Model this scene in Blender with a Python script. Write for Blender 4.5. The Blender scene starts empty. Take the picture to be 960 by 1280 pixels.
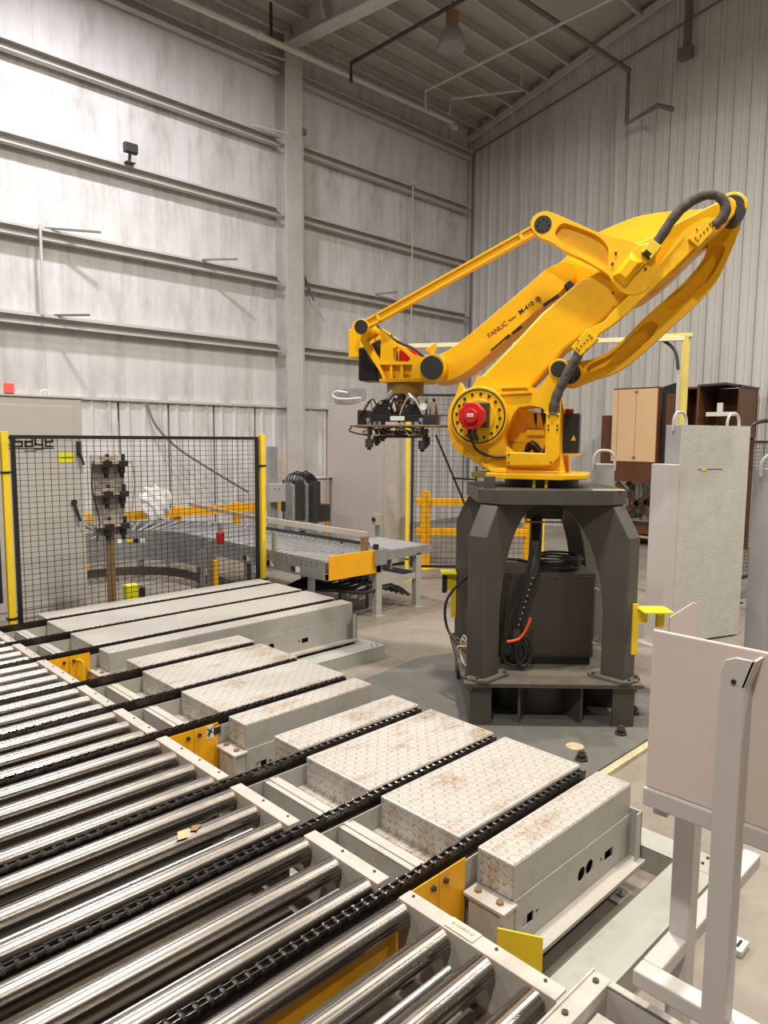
import bpy, bmesh, math, random
from mathutils import Matrix, Vector
from mathutils.geometry import tessellate_polygon
random.seed(7)
PI = math.pi
S = bpy.context.scene
COL = S.collection

# ------------------------------------------------------------------ camera, world, exposure
yaw, pitch, roll = 0.79737252, 0.103992969, -0.0076435712
fw = Vector((math.cos(yaw)*math.cos(pitch), math.sin(yaw)*math.cos(pitch), -math.sin(pitch)))
rt = Vector((math.sin(yaw), -math.cos(yaw), 0)); dn = fw.cross(rt)
cr, sr = math.cos(roll), math.sin(roll)
cx = cr*rt + sr*dn; cy = -sr*rt + cr*dn
cam = bpy.data.cameras.new('camera'); cam.sensor_fit = 'VERTICAL'; cam.sensor_height = 36
cam.lens = 888.855/1280*36; cam.clip_start = 0.05; cam.clip_end = 200
co = bpy.data.objects.new('camera', cam); COL.objects.link(co)
R = Matrix((cx, -cy, -fw)).transposed().to_4x4()
co.matrix_world = Matrix.Translation((0, 0, 2.1)) @ R
S.camera = co
w = bpy.data.worlds.new('world'); S.world = w; w.use_nodes = True
w.node_tree.nodes['Background'].inputs[0].default_value = (0.9, 0.95, 1, 1)
w.node_tree.nodes['Background'].inputs[1].default_value = 0.3
S.view_settings.view_transform = 'Standard'; S.view_settings.look = 'None'
S.view_settings.gamma = 1; S.view_settings.use_curve_mapping = False
S.view_settings.exposure = -0.32

# high bay lamps of the hall (the lamp bodies are built below): position, power, colour
LAMPS = [((4.2, 9.1, 9.5), 540, (.98, .96, 1)), ((3.2, 2.2, 9.9), 950, (1, .93, .82)), ((-2.5, 7.5, 9.5), 420, (1, .96, .93)),
         ((9.0, .5, 9.9), 800, (1, .93, .82)), ((-3.0, -1.0, 9.9), 900, (1, .93, .83)), ((4.0, -4.5, 9.9), 400, (1, .93, .83)),
         ((10.5, -4.5, 9.9), 400, (1, .93, .83))]
for p, e, c in LAMPS:
    l = bpy.data.lights.new('high_bay_light', 'AREA'); l.shape = 'DISK'; l.size = .5; l.energy = e; l.color = c
    o = bpy.data.objects.new('high_bay_light', l); o.location = (p[0], p[1], p[2]-.32); COL.objects.link(o)

# ------------------------------------------------------------------ mesh helpers
FR = {}
def frame_of(o): return FR.get(o.name, Matrix.Identity(4)) if o else Matrix.Identity(4)
class MB:
    def __init__(s, fr=None): s.v = []; s.f = []; s.fr = fr
    def add(s, vs, fs):
        n = len(s.v); s.v += [tuple(p) for p in vs]; s.f += [tuple(i+n for i in f) for f in fs]; return s
    def box(s, x0, x1, y0, y1, z0, z1):
        return s.add([(x0,y0,z0),(x1,y0,z0),(x1,y1,z0),(x0,y1,z0),(x0,y0,z1),(x1,y0,z1),(x1,y1,z1),(x0,y1,z1)],
                     [(0,3,2,1),(4,5,6,7),(0,1,5,4),(1,2,6,5),(2,3,7,6),(3,0,4,7)])
    def obox(s, c, ux, uy, uz, hx, hy, hz):
        c, ux, uy, uz = map(Vector, (c, ux, uy, uz)); v = []
        for k in (-1, 1):
            for a, b in ((-1,-1),(1,-1),(1,1),(-1,1)): v.append(c+ux*hx*a+uy*hy*b+uz*hz*k)
        return s.add(v, [(0,3,2,1),(4,5,6,7),(0,1,5,4),(1,2,6,5),(2,3,7,6),(3,0,4,7)])
    def bar(s, a, b, w, h, up=(0,0,1)):
        a, b = Vector(a), Vector(b); d = (b-a); L = d.length; d /= L
        u = Vector(up); sd = d.cross(u)
        if sd.length < 1e-4: sd = d.cross(Vector((1,0,0)))
        sd.normalize(); u = sd.cross(d)
        return s.obox((a+b)/2, d, sd, u, L/2, w/2, h/2)
    def cyl(s, a, b, r, n=16, r2=None, caps=True):
        a, b = Vector(a), Vector(b); r2 = r if r2 is None else r2
        d = (b-a).normalized(); q = Vector((0,0,1)) if abs(d.z) < .9 else Vector((1,0,0))
        u = d.cross(q).normalized(); t = d.cross(u); v = []
        for c, rr in ((a, r), (b, r2)):
            for i in range(n):
                an = 2*PI*i/n; v.append(c+(u*math.cos(an)+t*math.sin(an))*rr)
        f = [(i, (i+1) % n, n+(i+1) % n, n+i) for i in range(n)]
        if caps: f += [tuple(range(n-1, -1, -1)), tuple(range(n, 2*n))]
        return s.add(v, f)
    def tube(s, pts, r, n=8, closed=False, sub=0):
        P = [Vector(p) for p in pts]
        if sub: P = spline(P, sub, closed)
        m = len(P); v = []; u = None
        for i in range(m):
            if closed: d = P[(i+1) % m]-P[i-1]
            else: d = P[min(i+1, m-1)]-P[max(i-1, 0)]
            d.normalize()
            if u is None:
                q = Vector((0,0,1)) if abs(d.z) < .9 else Vector((1,0,0)); u = d.cross(q).normalized()
            else:
                u = (u - d*u.dot(d)).normalized()
            t = d.cross(u); rr = r[i*len(r)//m] if isinstance(r, (list, tuple)) else r
            for k in range(n):
                an = 2*PI*k/n; v.append(P[i]+(u*math.cos(an)+t*math.sin(an))*rr)
        f = []
        for i in range(m if closed else m-1):
            for k in range(n):
                j = (i+1) % m; f.append((i*n+k, i*n+(k+1) % n, j*n+(k+1) % n, j*n+k))
        if not closed: f += [tuple(range(n-1, -1, -1)), tuple((m-1)*n+k for k in range(n))]
        return s.add(v, f)
    def plate(s, loops, t0, t1, plane='XZ'):
        # loops: outline and holes in the plane; t0..t1 along the remaining axis
        def m(p, t):
            if plane == 'XZ': return (p[0], t, p[1])
            if plane == 'XY': return (p[0], p[1], t)
            return (t, p[0], p[1])
        tri = tessellate_polygon([[Vector((p[0], p[1], 0)) for p in L] for L in loops])
        flat = [p for L in loops for p in L]; n = len(flat)
        v = [m(p, t0) for p in flat]+[m(p, t1) for p in flat]
        f = [tuple(t) for t in tri]+[tuple(i+n for i in reversed(t)) for t in tri]
        b = 0
        for L in loops:
            k = len(L)
            for i in range(k): f.append((b+i, b+(i+1) % k, n+b+(i+1) % k, n+b+i))
            b += k
        return s.add(v, f)
    def lathe(s, prof, c, n=20):
        v = []; f = []; m = len(prof)
        for r, z in prof:
            for k in range(n):
                a = 2*PI*k/n; v.append((c[0]+r*math.cos(a), c[1]+r*math.sin(a), c[2]+z))
        for i in range(m-1):
            for k in range(n): f.append((i*n+k, i*n+(k+1) % n, (i+1)*n+(k+1) % n, (i+1)*n+k))
        f += [tuple(range(n-1, -1, -1)), tuple((m-1)*n+k for k in range(n))]
        return s.add(v, f)
    def build(s, name, mat, parent=None, bevel=0, smooth=None, seg=2, base=None):
        fr = s.fr or Matrix.Identity(4)
        vs = [fr @ Vector(v) for v in s.v]
        me = bpy.data.meshes.new(name)
        o = bpy.data.objects.new(name, me); COL.objects.link(o)
        if parent is None:
            if base is None:
                xs = [v.x for v in vs]; ys = [v.y for v in vs]
                base = ((min(xs)+max(xs))/2, (min(ys)+max(ys))/2, min(v.z for v in vs))
            o.location = base; M = Matrix.Translation(base)
        else: M = frame_of(parent)
        FR[o.name] = M; Mi = M.inverted()
        me.from_pydata([Mi @ v for v in vs], [], s.f)
        b = bmesh.new(); b.from_mesh(me)
        bmesh.ops.recalc_face_normals(b, faces=b.faces)
        if smooth is not None:
            for fc in b.faces: fc.smooth = True
            for e in b.edges:
                if len(e.link_faces) == 2 and e.calc_face_angle(0) > math.radians(smooth): e.smooth = False
        b.to_mesh(me); b.free()
        me.materials.append(mat)
        if parent: o.parent = parent
        if bevel:
            bv = o.modifiers.new('bevel', 'BEVEL'); bv.width = bevel; bv.segments = seg; bv.limit_method = 'ANGLE'
            bv.angle_limit = math.radians(40); bv.harden_normals = False
        return o
def spline(P, sub, closed=False):
    P = [Vector(p) for p in P]; n = len(P); out = []
    rng = range(n) if closed else range(n-1)
    for i in rng:
        g = lambda k: P[k % n] if closed else P[max(0, min(n-1, k))]
        a, b, c, d = g(i-1), g(i), g(i+1), g(i+2)
        for k in range(sub):
            t = k/sub
            out.append(0.5*((2*b)+(-a+c)*t+(2*a-5*b+4*c-d)*t*t+(-a+3*b-3*c+d)*t**3))
    if not closed: out.append(P[-1])
    return out
def soft(pts, it=1):
    for _ in range(it):
        q = []
        for i in range(len(pts)):
            a, b = pts[i], pts[(i+1) % len(pts)]
            q += [(a[0]*.75+b[0]*.25, a[1]*.75+b[1]*.25), (a[0]*.25+b[0]*.75, a[1]*.25+b[1]*.75)]
        pts = q
    return pts
def circ(c, r, n=24): return [(c[0]+r*math.cos(2*PI*i/n), c[1]+r*math.sin(2*PI*i/n)) for i in range(n)]
def thing(name, label, cat, loc=(0,0,0), rz=0, group=None):
    o = bpy.data.objects.new(name, None); COL.objects.link(o); o.empty_display_size = .1
    o.location = loc; o.rotation_euler = (0, 0, rz)
    FR[o.name] = Matrix.Translation(loc) @ Matrix.Rotation(rz, 4, 'Z')
    o['label'] = label; o['category'] = cat
    if group: o['group'] = group
    return o
def tag(o, label, cat, group=None):
    o['label'] = label; o['category'] = cat
    if group: o['group'] = group
    return o
def struct(o): o['kind'] = 'structure'; return o
def stuff(o): o['kind'] = 'stuff'; return o
def part_copies(src, name, offs, parent):
    for d in offs:
        c = bpy.data.objects.new(name, src.data); COL.objects.link(c); c.parent = parent; c.location = d
        for m in src.modifiers:
            k = c.modifiers.new(m.name, m.type)
            if m.type == 'BEVEL': k.width = m.width; k.segments = m.segments; k.limit_method = 'ANGLE'; k.angle_limit = m.angle_limit
def text(txt, size, mat, parent, M, name='lettering', depth=.0015, bold=0, sx=1):
    cu = bpy.data.curves.new('t', 'FONT'); cu.body = txt; cu.size = size; cu.extrude = depth; cu.offset = bold
    cu.align_x = 'CENTER'; cu.align_y = 'CENTER'; cu.resolution_u = 3
    t = bpy.data.objects.new('t', cu); COL.objects.link(t)
    dg = bpy.context.evaluated_depsgraph_get(); me = bpy.data.meshes.new_from_object(t.evaluated_get(dg))
    COL.objects.unlink(t); bpy.data.objects.remove(t)
    me.transform(frame_of(parent).inverted() @ M @ Matrix.Diagonal((sx, 1, 1, 1)))
    me.materials.clear(); me.materials.append(mat)
    o = bpy.data.objects.new(name, me); COL.objects.link(o); o.parent = parent; return o

# ------------------------------------------------------------------ materials
class N:
    def __init__(s, name):
        s.m = bpy.data.materials.new(name); s.m.use_nodes = True; s.t = s.m.node_tree
        s.p = s.t.nodes['Principled BSDF']
    def n(s, typ, **k):
        x = s.t.nodes.new(typ)
        for a, b in k.items(): setattr(x, a, b)
        return x
    def l(s, a, b): s.t.links.new(a, b)
    def math(s, op, a, b=None, c=None, clamp=False):
        x = s.n('ShaderNodeMath', operation=op, use_clamp=clamp)
        for i, q in enumerate((a, b, c)):
            if q is None: continue
            if isinstance(q, (int, float)): x.inputs[i].default_value = q
            else: s.l(q, x.inputs[i])
        return x.outputs[0]
    def coord(s, scale=(1,1,1)):
        tc = s.n('ShaderNodeTexCoord'); mp = s.n('ShaderNodeMapping'); mp.inputs['Scale'].default_value = scale
        s.l(tc.outputs['Object'], mp.inputs[0]); return mp.outputs[0]
    def noise(s, sc, scale=(1,1,1), det=4, rough=.55, lo=.35, hi=.65, v=None):
        x = s.n('ShaderNodeTexNoise'); x.inputs['Scale'].default_value = sc; x.inputs['Detail'].default_value = det
        x.inputs['Roughness'].default_value = rough
        s.l(v or s.coord(scale), x.inputs['Vector'])
        r = s.n('ShaderNodeMapRange'); r.inputs[1].default_value = lo; r.inputs[2].default_value = hi
        s.l(x.outputs['Fac'], r.inputs[0]); return r.outputs[0]
    def mix(s, f, a, b):
        x = s.n('ShaderNodeMix', data_type='RGBA')
        if isinstance(f, (int, float)): x.inputs[0].default_value = f
        else: s.l(f, x.inputs[0])
        for i, q in ((6, a), (7, b)):
            if isinstance(q, tuple): x.inputs[i].default_value = (*q, 1)
            else: s.l(q, x.inputs[i])
        return x.outputs[2]
    def bump(s, h, st=.3, d=.01):
        b = s.n('ShaderNodeBump'); b.inputs['Strength'].default_value = st; b.inputs['Distance'].default_value = d
        s.l(h, b.inputs['Height']); s.l(b.outputs[0], s.p.inputs['Normal'])
    def set(s, col=None, rough=None, metal=0, spec=None):
        if col is not None:
            if isinstance(col, tuple): s.p.inputs['Base Color'].default_value = (*col, 1)
            else: s.l(col, s.p.inputs['Base Color'])
        if rough is not None:
            if isinstance(rough, (int, float)): s.p.inputs['Roughness'].default_value = rough
            else: s.l(rough, s.p.inputs['Roughness'])
        s.p.inputs['Metallic'].default_value = metal
        if spec is not None: s.p.inputs['Specular IOR Level'].default_value = spec
        return s.m
def paint(name, c, rough=.5, metal=0, var=.12, sc=3, dirt=None, damt=.4, bump=0, spec=None):
    n = N(name); d = tuple(x*(1-var*2) for x in c)
    col = n.mix(n.noise(sc, lo=.3, hi=.75), c, d)
    if dirt: col = n.mix(n.math('MULTIPLY', n.noise(9, det=8, rough=.7, lo=.5, hi=.75), damt), col, dirt)
    if bump: n.bump(n.noise(60, det=3), bump, .002)
    return n.set(col, rough, metal, spec)
M = {}
M['yellow'] = paint('robot_yellow', (.92, .50, .004), .35, var=.04, dirt=(.5, .25, .01), damt=.2, bump=.06)
M['orange'] = paint('guard_orange', (.88, .42, .006), .4, var=.04, dirt=(.3, .15, .03), damt=.25)
M['safety'] = paint('safety_yellow', (.85, .60, .015), .45, var=.05, dirt=(.4, .28, .05), damt=.3)
M['paley'] = paint('faded_yellow', (.72, .60, .16), .5, var=.1)
M['lime'] = paint('reflector_lime', (.72, .70, .01), .35, var=.03)
M['grey'] = paint('machine_grey', (.40, .385, .35), .5, var=.05, dirt=(.22, .18, .13), damt=.35, bump=.05)
M['greyb'] = paint('beige_machine_grey', (.47, .44, .40), .5, var=.06, dirt=(.25, .19, .13), damt=.45)
M['green'] = paint('pale_green_grey', (.37, .375, .335), .5, var=.06, dirt=(.22, .19, .14), damt=.4)
M['tan'] = paint('warm_cabinet_grey', (.45, .40, .36), .5, var=.03, sc=1)
M['sage'] = paint('light_cabinet_grey', (.47, .45, .42), .5, var=.03, sc=1)
M['stand'] = paint('stand_grey', (.52, .49, .47), .5, var=.03, sc=2, bump=.08)
M['board'] = paint('stand_board', (.64, .55, .51), .6, var=.03, sc=2, bump=.08)
M['lav'] = paint('pillar_grey', (.36, .35, .36), .55, var=.05, sc=2)
M['slab'] = paint('rough_white_paint', (.52, .51, .48), .75, var=.06, sc=6, dirt=(.3, .29, .27), damt=.3, bump=.5)
M['ped'] = paint('pedestal_bronze', (.083, .075, .063), .42, var=.12, bump=.08)
M['pedtop'] = paint('pedestal_dusty', (.12, .105, .085), .7, var=.15, sc=8, dirt=(.2, .14, .09), damt=.7)
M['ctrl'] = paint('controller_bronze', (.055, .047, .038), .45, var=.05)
M['black'] = paint('black', (.012, .012, .013), .45, var=.1)
M['blackp'] = paint('black_plastic', (.03, .03, .033), .35, var=.1)
M['rubber'] = paint('cable_rubber', (.02, .019, .018), .5, var=.1)
M['sleeve'] = paint('cable_sleeve', (.095, .08, .068), .85, var=.25, sc=30, bump=.8)
M['red'] = paint('motor_red', (.55, .008, .01), .4, var=.08)
M['darkred'] = paint('motor_back', (.06, .04, .03), .5, var=.1)
M['alu'] = paint('aluminium', (.62, .62, .63), .35, metal=.8, var=.08)
M['galv'] = paint('galvanized', (.45, .46, .47), .4, metal=.7, var=.15, sc=12)
M['rollc'] = paint('bright_roller', (.78, .79, .82), .25, metal=.9, var=.06)
M['brass'] = paint('tan_steel', (.33, .2, .1), .45, metal=.3, var=.15)
M['mustard'] = paint('mustard', (.30, .19, .03), .5, var=.1)
M['mwhite'] = paint('white_sticker', (.75, .74, .7), .5, var=.02)
M['cream'] = paint('cream_print', (.75, .66, .42), .5, var=.05)
M['ink'] = paint('ink_black', (.015, .013, .012), .6, var=.02)
M['inkr'] = paint('ink_dark_red', (.25, .02, .015), .6, var=.02)
M['brown'] = paint('brown_laminate', (.13, .05, .018), .45, var=.15, sc=8)
M['peach'] = paint('peach_door', (.72, .49, .27), .5, var=.02)
M['wood'] = paint('pale_wood', (.55, .4, .24), .6, var=.15, sc=20)
M['ply'] = paint('plywood_edge', (.62, .53, .33), .7, var=.2, sc=20, dirt=(.3, .2, .1), damt=.5)
M['hosegrey'] = paint('hose_grey', (.5, .49, .47), .4, var=.03)
M['orangehose'] = paint('orange_hose', (.75, .09, .015), .4, var=.03)
M['whitepipe'] = paint('white_pipe', (.60, .58, .54), .5, var=.06)
M['darkpipe'] = paint('dark_pipe', (.06, .04, .035), .5, var=.2)
M['conduit'] = paint('green_grey_conduit', (.16, .17, .15), .45, var=.1)
M['beam'] = paint('building_steel', (.56, .54, .51), .6, var=.08, sc=2, dirt=(.35, .31, .27), damt=.35)
M['chain'] = paint('oily_chain', (.075, .065, .058), .32, metal=.85, var=.25, sc=40)
M['chaine'] = paint('worn_chain_edges', (.16, .145, .13), .28, metal=.9, var=.2, sc=40)
M['plastic'] = paint('milky_plastic', (.75, .74, .73), .4, var=.05)
def roller_mat():
    n = N('worn_roller_steel')
    st = n.noise(9, scale=(.12, 16, 16), det=4, lo=.35, hi=.68)
    bl = n.noise(3.0, scale=(1, 5, 5), det=5, rough=.7, lo=.56, hi=.70)
    rg = n.noise(38, scale=(1, .05, .05), det=2, lo=.5, hi=.72)
    c = n.mix(st, (.42, .395, .365), (.15, .135, .12)); c = n.mix(n.math('MULTIPLY', bl, .6), c, (.16, .10, .06))
    c = n.mix(n.math('MULTIPLY', rg, .3), c, (.24, .19, .15))
    r = n.math('ADD', n.math('MULTIPLY', n.noise(12, scale=(.06, 14, 14), det=3), .18), n.math('MULTIPLY_ADD', bl, .14, .19))
    return n.set(c, r, 1)
M['roller'] = roller_mat()
M['under_dark'] = paint('dark_under_rollers', (.10, .08, .06), .55, var=.2, sc=4, dirt=(.25, .19, .12), damt=.5)  # dark brown for the parts below the front rollers
M['dplate'] = paint('dark_floor_plate', (.15, .15, .135), .5, var=.12, sc=3, dirt=(.24, .18, .12), damt=.5)
M['hall'] = paint('hall_dim_panel', (.22, .21, .2), .6, var=.2)
def wall_mat(name, c, stain, amt, zs=.28, cold=None):
    n = N(name)
    a = n.noise(3.0, scale=(1, 1, zs), det=6, rough=.6, lo=.42, hi=.72)
    b = n.noise(.45, det=5, rough=.6, lo=.45, hi=.7)
    d = n.noise(22, scale=(1, 1, .03), det=3, lo=.4, hi=.8)
    f = n.math('MULTIPLY', n.math('ADD', n.math('MULTIPLY', a, n.math('ADD', b, .25)), n.math('MULTIPLY', d, .12)), amt, clamp=True)
    col = n.mix(f, c, stain)
    return n.set(col, .62, 0, .3)
M['wallA'] = wall_mat('stained_white_panel', (.66, .65, .65), (.30, .26, .225), 1.0)
M['wallB'] = wall_mat('corrugated_grey_panel', (.60, .59, .57), (.34, .32, .29), .65, .05)
M['roof'] = wall_mat('roof_deck', (.50, .47, .43), (.30, .26, .22), .6, 1)
def floor_mat():
    n = N('worn_concrete')
    a = n.noise(.9, det=8, rough=.65, lo=.35, hi=.68); b = n.noise(14, det=6, rough=.7, lo=.35, hi=.7)
    s = n.noise(1.6, scale=(1, .35, 1), det=6, rough=.7, lo=.58, hi=.66)
    c = n.mix(a, (.29, .255, .215), (.16, .135, .105)); c = n.mix(n.math('MULTIPLY', b, .3), c, (.35, .31, .26))
    c = n.mix(n.math('MULTIPLY', s, .45), c, (.09, .08, .07))
    n.bump(b, .06, .002)
    return n.set(c, n.math('ADD', n.math('MULTIPLY', a, .2), .38), 0, .45)
M['floor'] = floor_mat()
def tread_mat(name, base, stain, amt, p=.037):
    n = N(name)
    tc = n.n('ShaderNodeNewGeometry'); sp = n.n('ShaderNodeSeparateXYZ'); n.l(tc.outputs['Position'], sp.inputs[0])
    u = n.math('DIVIDE', n.math('ADD', sp.outputs[0], sp.outputs[2]), p); v = n.math('DIVIDE', sp.outputs[1], p)
    par = n.math('FLOORED_MODULO', n.math('ADD', n.math('FLOOR', u), n.math('FLOOR', v)), 2)
    a = n.math('SUBTRACT', n.math('FRACT', u), .5); b = n.math('SUBTRACT', n.math('FRACT', v), .5)
    s1 = n.math('ADD', a, b); s2 = n.math('SUBTRACT', a, b)
    def sel(x, y): return n.math('ADD', n.math('MULTIPLY', x, par), n.math('MULTIPLY', y, n.math('SUBTRACT', 1, par)))
    s = sel(s1, s2); t = sel(s2, s1)
    d = n.math('ADD', n.math('POWER', n.math('ABSOLUTE', n.math('DIVIDE', s, .62)), 2), n.math('POWER', n.math('ABSOLUTE', n.math('DIVIDE', t, .2)), 2))
    h = n.math('SUBTRACT', 1, d, clamp=True); h = n.math('POWER', h, .6)
    hr = h
    g = n.noise(2.6, scale=(1.2, 3.2, 1), det=7, rough=.65, lo=.50, hi=.66)
    g2 = n.noise(45, det=3, lo=.35, hi=.6)
    f = n.math('MULTIPLY', n.math('MULTIPLY', g, n.math('ADD', n.math('MULTIPLY', g2, .8), .25)), amt, clamp=True)
    c = n.mix(f, base, stain)
    c = n.mix(n.math('MULTIPLY', n.noise(1.3, det=5, lo=.4, hi=.7), .25), c, (.35, .32, .29))
    c = n.mix(n.math('MULTIPLY', hr, .16), c, (.78, .75, .71))
    n.bump(h, 1.0, .008)
    return n.set(c, .36, .2, .6)
M['tread'] = tread_mat('dusty_treadplate', (.55, .52, .48), (.30, .18, .09), .85)
M['treadc'] = tread_mat('clean_treadplate', (.53, .505, .46), (.4, .33, .26), .2)
def emis(name, c, s):
    n = N(name); n.p.inputs['Emission Color'].default_value = (*c, 1); n.p.inputs['Emission Strength'].default_value = s
    return n.set(c, .4)
M['redlamp'] = emis('lit_red_beacon', (1, .05, .04), 2.2)
M['lampface'] = emis('lamp_lens', (1, .96, .9), 12)
def glass_mat():
    n = N('frosted_glass'); n.p.inputs['Transmission Weight'].default_value = .5
    return n.set((.5, .5, .48), .35)
M['glass'] = glass_mat()

# ------------------------------------------------------------------ the hall
XB, YA = 14.95, 12.25
XM, YM = -9.0, -11.0
def roofz(y): return 9.98 + .235*(YA-y) if y > 0 else 9.98+.235*YA + .235*y
# floor in cast slabs with joints
fl = MB().box(XM, XB, YM, YA, -.25, -.06).build('floor', M['floor']); struct(fl)
xs = [-9, -4.5, 0.2, 4.7, 9.3, XB]; ys = [-11, -6.5, -2, 2.45, 7.0, YA]
for i in range(5):
    for j in range(5):
        struct(MB().box(xs[i]+.004, xs[i+1]-.004, ys[j]+.004, ys[j+1]-.004, -.06, 0).build('slab', M['floor'], fl))
# left wall (long wall, plane Y = YA)
wl = struct(MB().box(XM, XB, YA, YA+.15, 0, 10.2).build('wall_left', M['wallA']))
def panelA(z0, z1, wd, ribs):
    mb = MB().box(.001, wd-.001, -.03, 0, z0, z1)
    for k in range(ribs):
        x = wd*(k+.5)/ribs; mb.add([(x-.05,-.03,z0),(x+.05,-.03,z0),(x+.02,-.055,z0),(x-.02,-.055,z0),(x-.05,-.03,z1),(x+.05,-.03,z1),(x+.02,-.055,z1),(x-.02,-.055,z1)],
                                   [(0,1,2,3),(4,5,6,7),(1,2,6,5),(2,3,7,6),(3,0,4,7)])
    return mb
def run_panels(parent, mb_fn, x0, n, wd, y, mat, name='panel', rot=0):
    Mp = frame_of(parent)
    src = None
    for i in range(n):
        T = Matrix.Translation((x0+i*wd, y, 0)) if not rot else Matrix.Translation((y, x0+i*wd, 0)) @ Matrix.Rotation(PI/2, 4, 'Z')
        if src is None:
            mb = mb_fn(); mb.fr = Matrix.Identity(4)
            me = bpy.data.meshes.new(name); me.from_pydata(mb.v, [], mb.f)
            b = bmesh.new(); b.from_mesh(me); bmesh.ops.recalc_face_normals(b, faces=b.faces); b.to_mesh(me); b.free()
            me.materials.append(mat); src = me
        o = bpy.data.objects.new(name, src); COL.objects.link(o); o.parent = parent
        o.matrix_local = Mp.inverted() @ T; struct(o)
run_panels(wl, lambda: panelA(2.75, 10.1, 1.32, 0), XM+.05, 18, 1.32, YA, M['wallA'])
run_panels(wl, lambda: panelA(0, 2.70, .9, 3), 2.6, 13, .94, YA-.06, M['wallA'])
MB().box(2.5, XB-.05, YA-.16, YA-.03, 2.70, 2.745).build('cap_trim', M['beam'], wl)
# girts: C channels along the left wall, as parts of the wall
for z in (4.0, 5.33, 6.66, 8.0, 9.35):
    for x0, x1 in ((XM+.1, 8.78), (9.2, XB-.2)):
        mb = MB().plate([[(YA-.03, z+.045), (YA-.045, z+.045), (YA-.045, z), (YA-.24, z), (YA-.24, z-.04), (YA-.232, z-.04), (YA-.232, z-.01), (YA-.11, z-.01), (YA-.11, z-.165), (YA-.225, z-.165), (YA-.225, z-.15), (YA-.232, z-.15), (YA-.232, z-.175), (YA-.10, z-.175), (YA-.10, z-.01), (YA-.03, z-.01)]], x0, x1, 'YZ')
        struct(mb.build('girt', M['beam'], wl))
# corner and columns
def column(x, nm):
    mb = MB().box(x-.2, x+.2, YA-.44, YA-.41, 0, 9.9).box(x-.2, x+.2, YA-.06, YA-.03, 0, 9.9).box(x-.012, x+.012, YA-.42, YA-.05, 0, 9.9)
    o = mb.build(nm, M['beam']); struct(o)
    MB().plate([[(YA-.43, 8.05), (YA-.43, 7.98), (YA-.95, 7.98), (YA-.95, 8.05)]], x-.1, x-.06, 'YZ')
    return o
cA = column(8.98, 'trim_1'); column(2.9, 'trim_2')
for z in (9.35, 8.0):
    MB().add([(8.80,YA-.45,z+.02),(9.02,YA-.45,z+.02),(8.80,YA-.45,z-.0),(8.1,YA-.26,z+.03),(8.1,YA-.26,z+.0),(9.02,YA-.45,z)],
             [(0,1,5,2),(0,3,1),(2,5,4),(0,2,4,3),(1,3,4,5)]).build('brace', M['whitepipe'], cA)
MB().tube([(9.22, YA-.4, 8.1), (9.22, YA-.4, 1.2)], .02, 8).build('conduit', M['whitepipe'], cA)
MB().box(9.17, 9.27, YA-.46, YA-.36, 8.1, 8.22).build('junction_box', M['conduit'], cA)
# gable wall (plane X = XB) with corrugated sheets
def slab_prof(x0, x1, dz=0): pass
wb = MB().plate([[(YM, 0), (YA, 0), (YA, roofz(YA)), (0, roofz(0.001)), (YM, roofz(YM))]], XB, XB+.15, 'YZ').build('wall_right', M['wallB']); struct(wb)
def sheetB(y0, y1, k=3):
    prof = []
    w_ = (y1-y0)/k
    for i in range(k):
        b = y0+i*w_
        prof += [(b, 0), (b+w_*.30, 0), (b+w_*.36, .012), (b+w_*.42, 0), (b+w_*.62, 0), (b+w_*.72, .045), (b+w_*.86, .045), (b+w_*.96, 0)]
    prof.append((y1-.004, 0))
    v = []; f = []
    for y, d in prof:
        zt = roofz(y)-.02
        v += [(XB-.012-d, y, 0), (XB-.012-d, y, zt)]
    for i in range(len(prof)-1): f.append((2*i, 2*i+2, 2*i+3, 2*i+1))
    return MB().add(v, f)
y = -2.35
while y < YA-.1:
    struct(sheetB(y, min(y+.93, YA)).build('panel', M['wallB'], wb)); y += .93
# roof
for nm, a, b in (('ceiling', YA+.1, 0), ('ceiling_2', 0, YM)):
    za, zb = 9.98+.235*(YA-a) , None
    if nm == 'ceiling': pts = [(YA+.15, 9.96), (0, roofz(.001)), (0, roofz(.001)+.15), (YA+.15, 10.11)]
    else: pts = [(0, roofz(.001)), (YM, roofz(YM)), (YM, roofz(YM)+.15), (0, roofz(.001)+.15)]
    c = MB().plate([pts], XM, XB+.15, 'YZ').build('ceiling' if nm == 'ceiling' else 'ceiling', M['roof']); struct(c)
    if nm == 'ceiling': ceil = c
for yy in (11.9, 11.4, 10.9, 10.39, 9.86, 9.32, 7.65, 6.1, 4.5, 3.0, 1.5):
    z = roofz(yy)
    struct(MB().box(XM+.1, XB-.05, yy-.012, yy+.012, z-.2, z).box(XM+.1, XB-.05, yy-.07, yy, z-.21, z-.195).build('purlin', M['beam'], ceil))
# eave strut at the corner of roof and gable wall
struct(MB().plate([[(YA, 9.6), (YA, 9.75), (7, roofz(7)-.12), (7, roofz(7)-.27)]], XB-.16, XB-.10, 'YZ').build('rake_angle', M['wallB'], wb))
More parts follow.
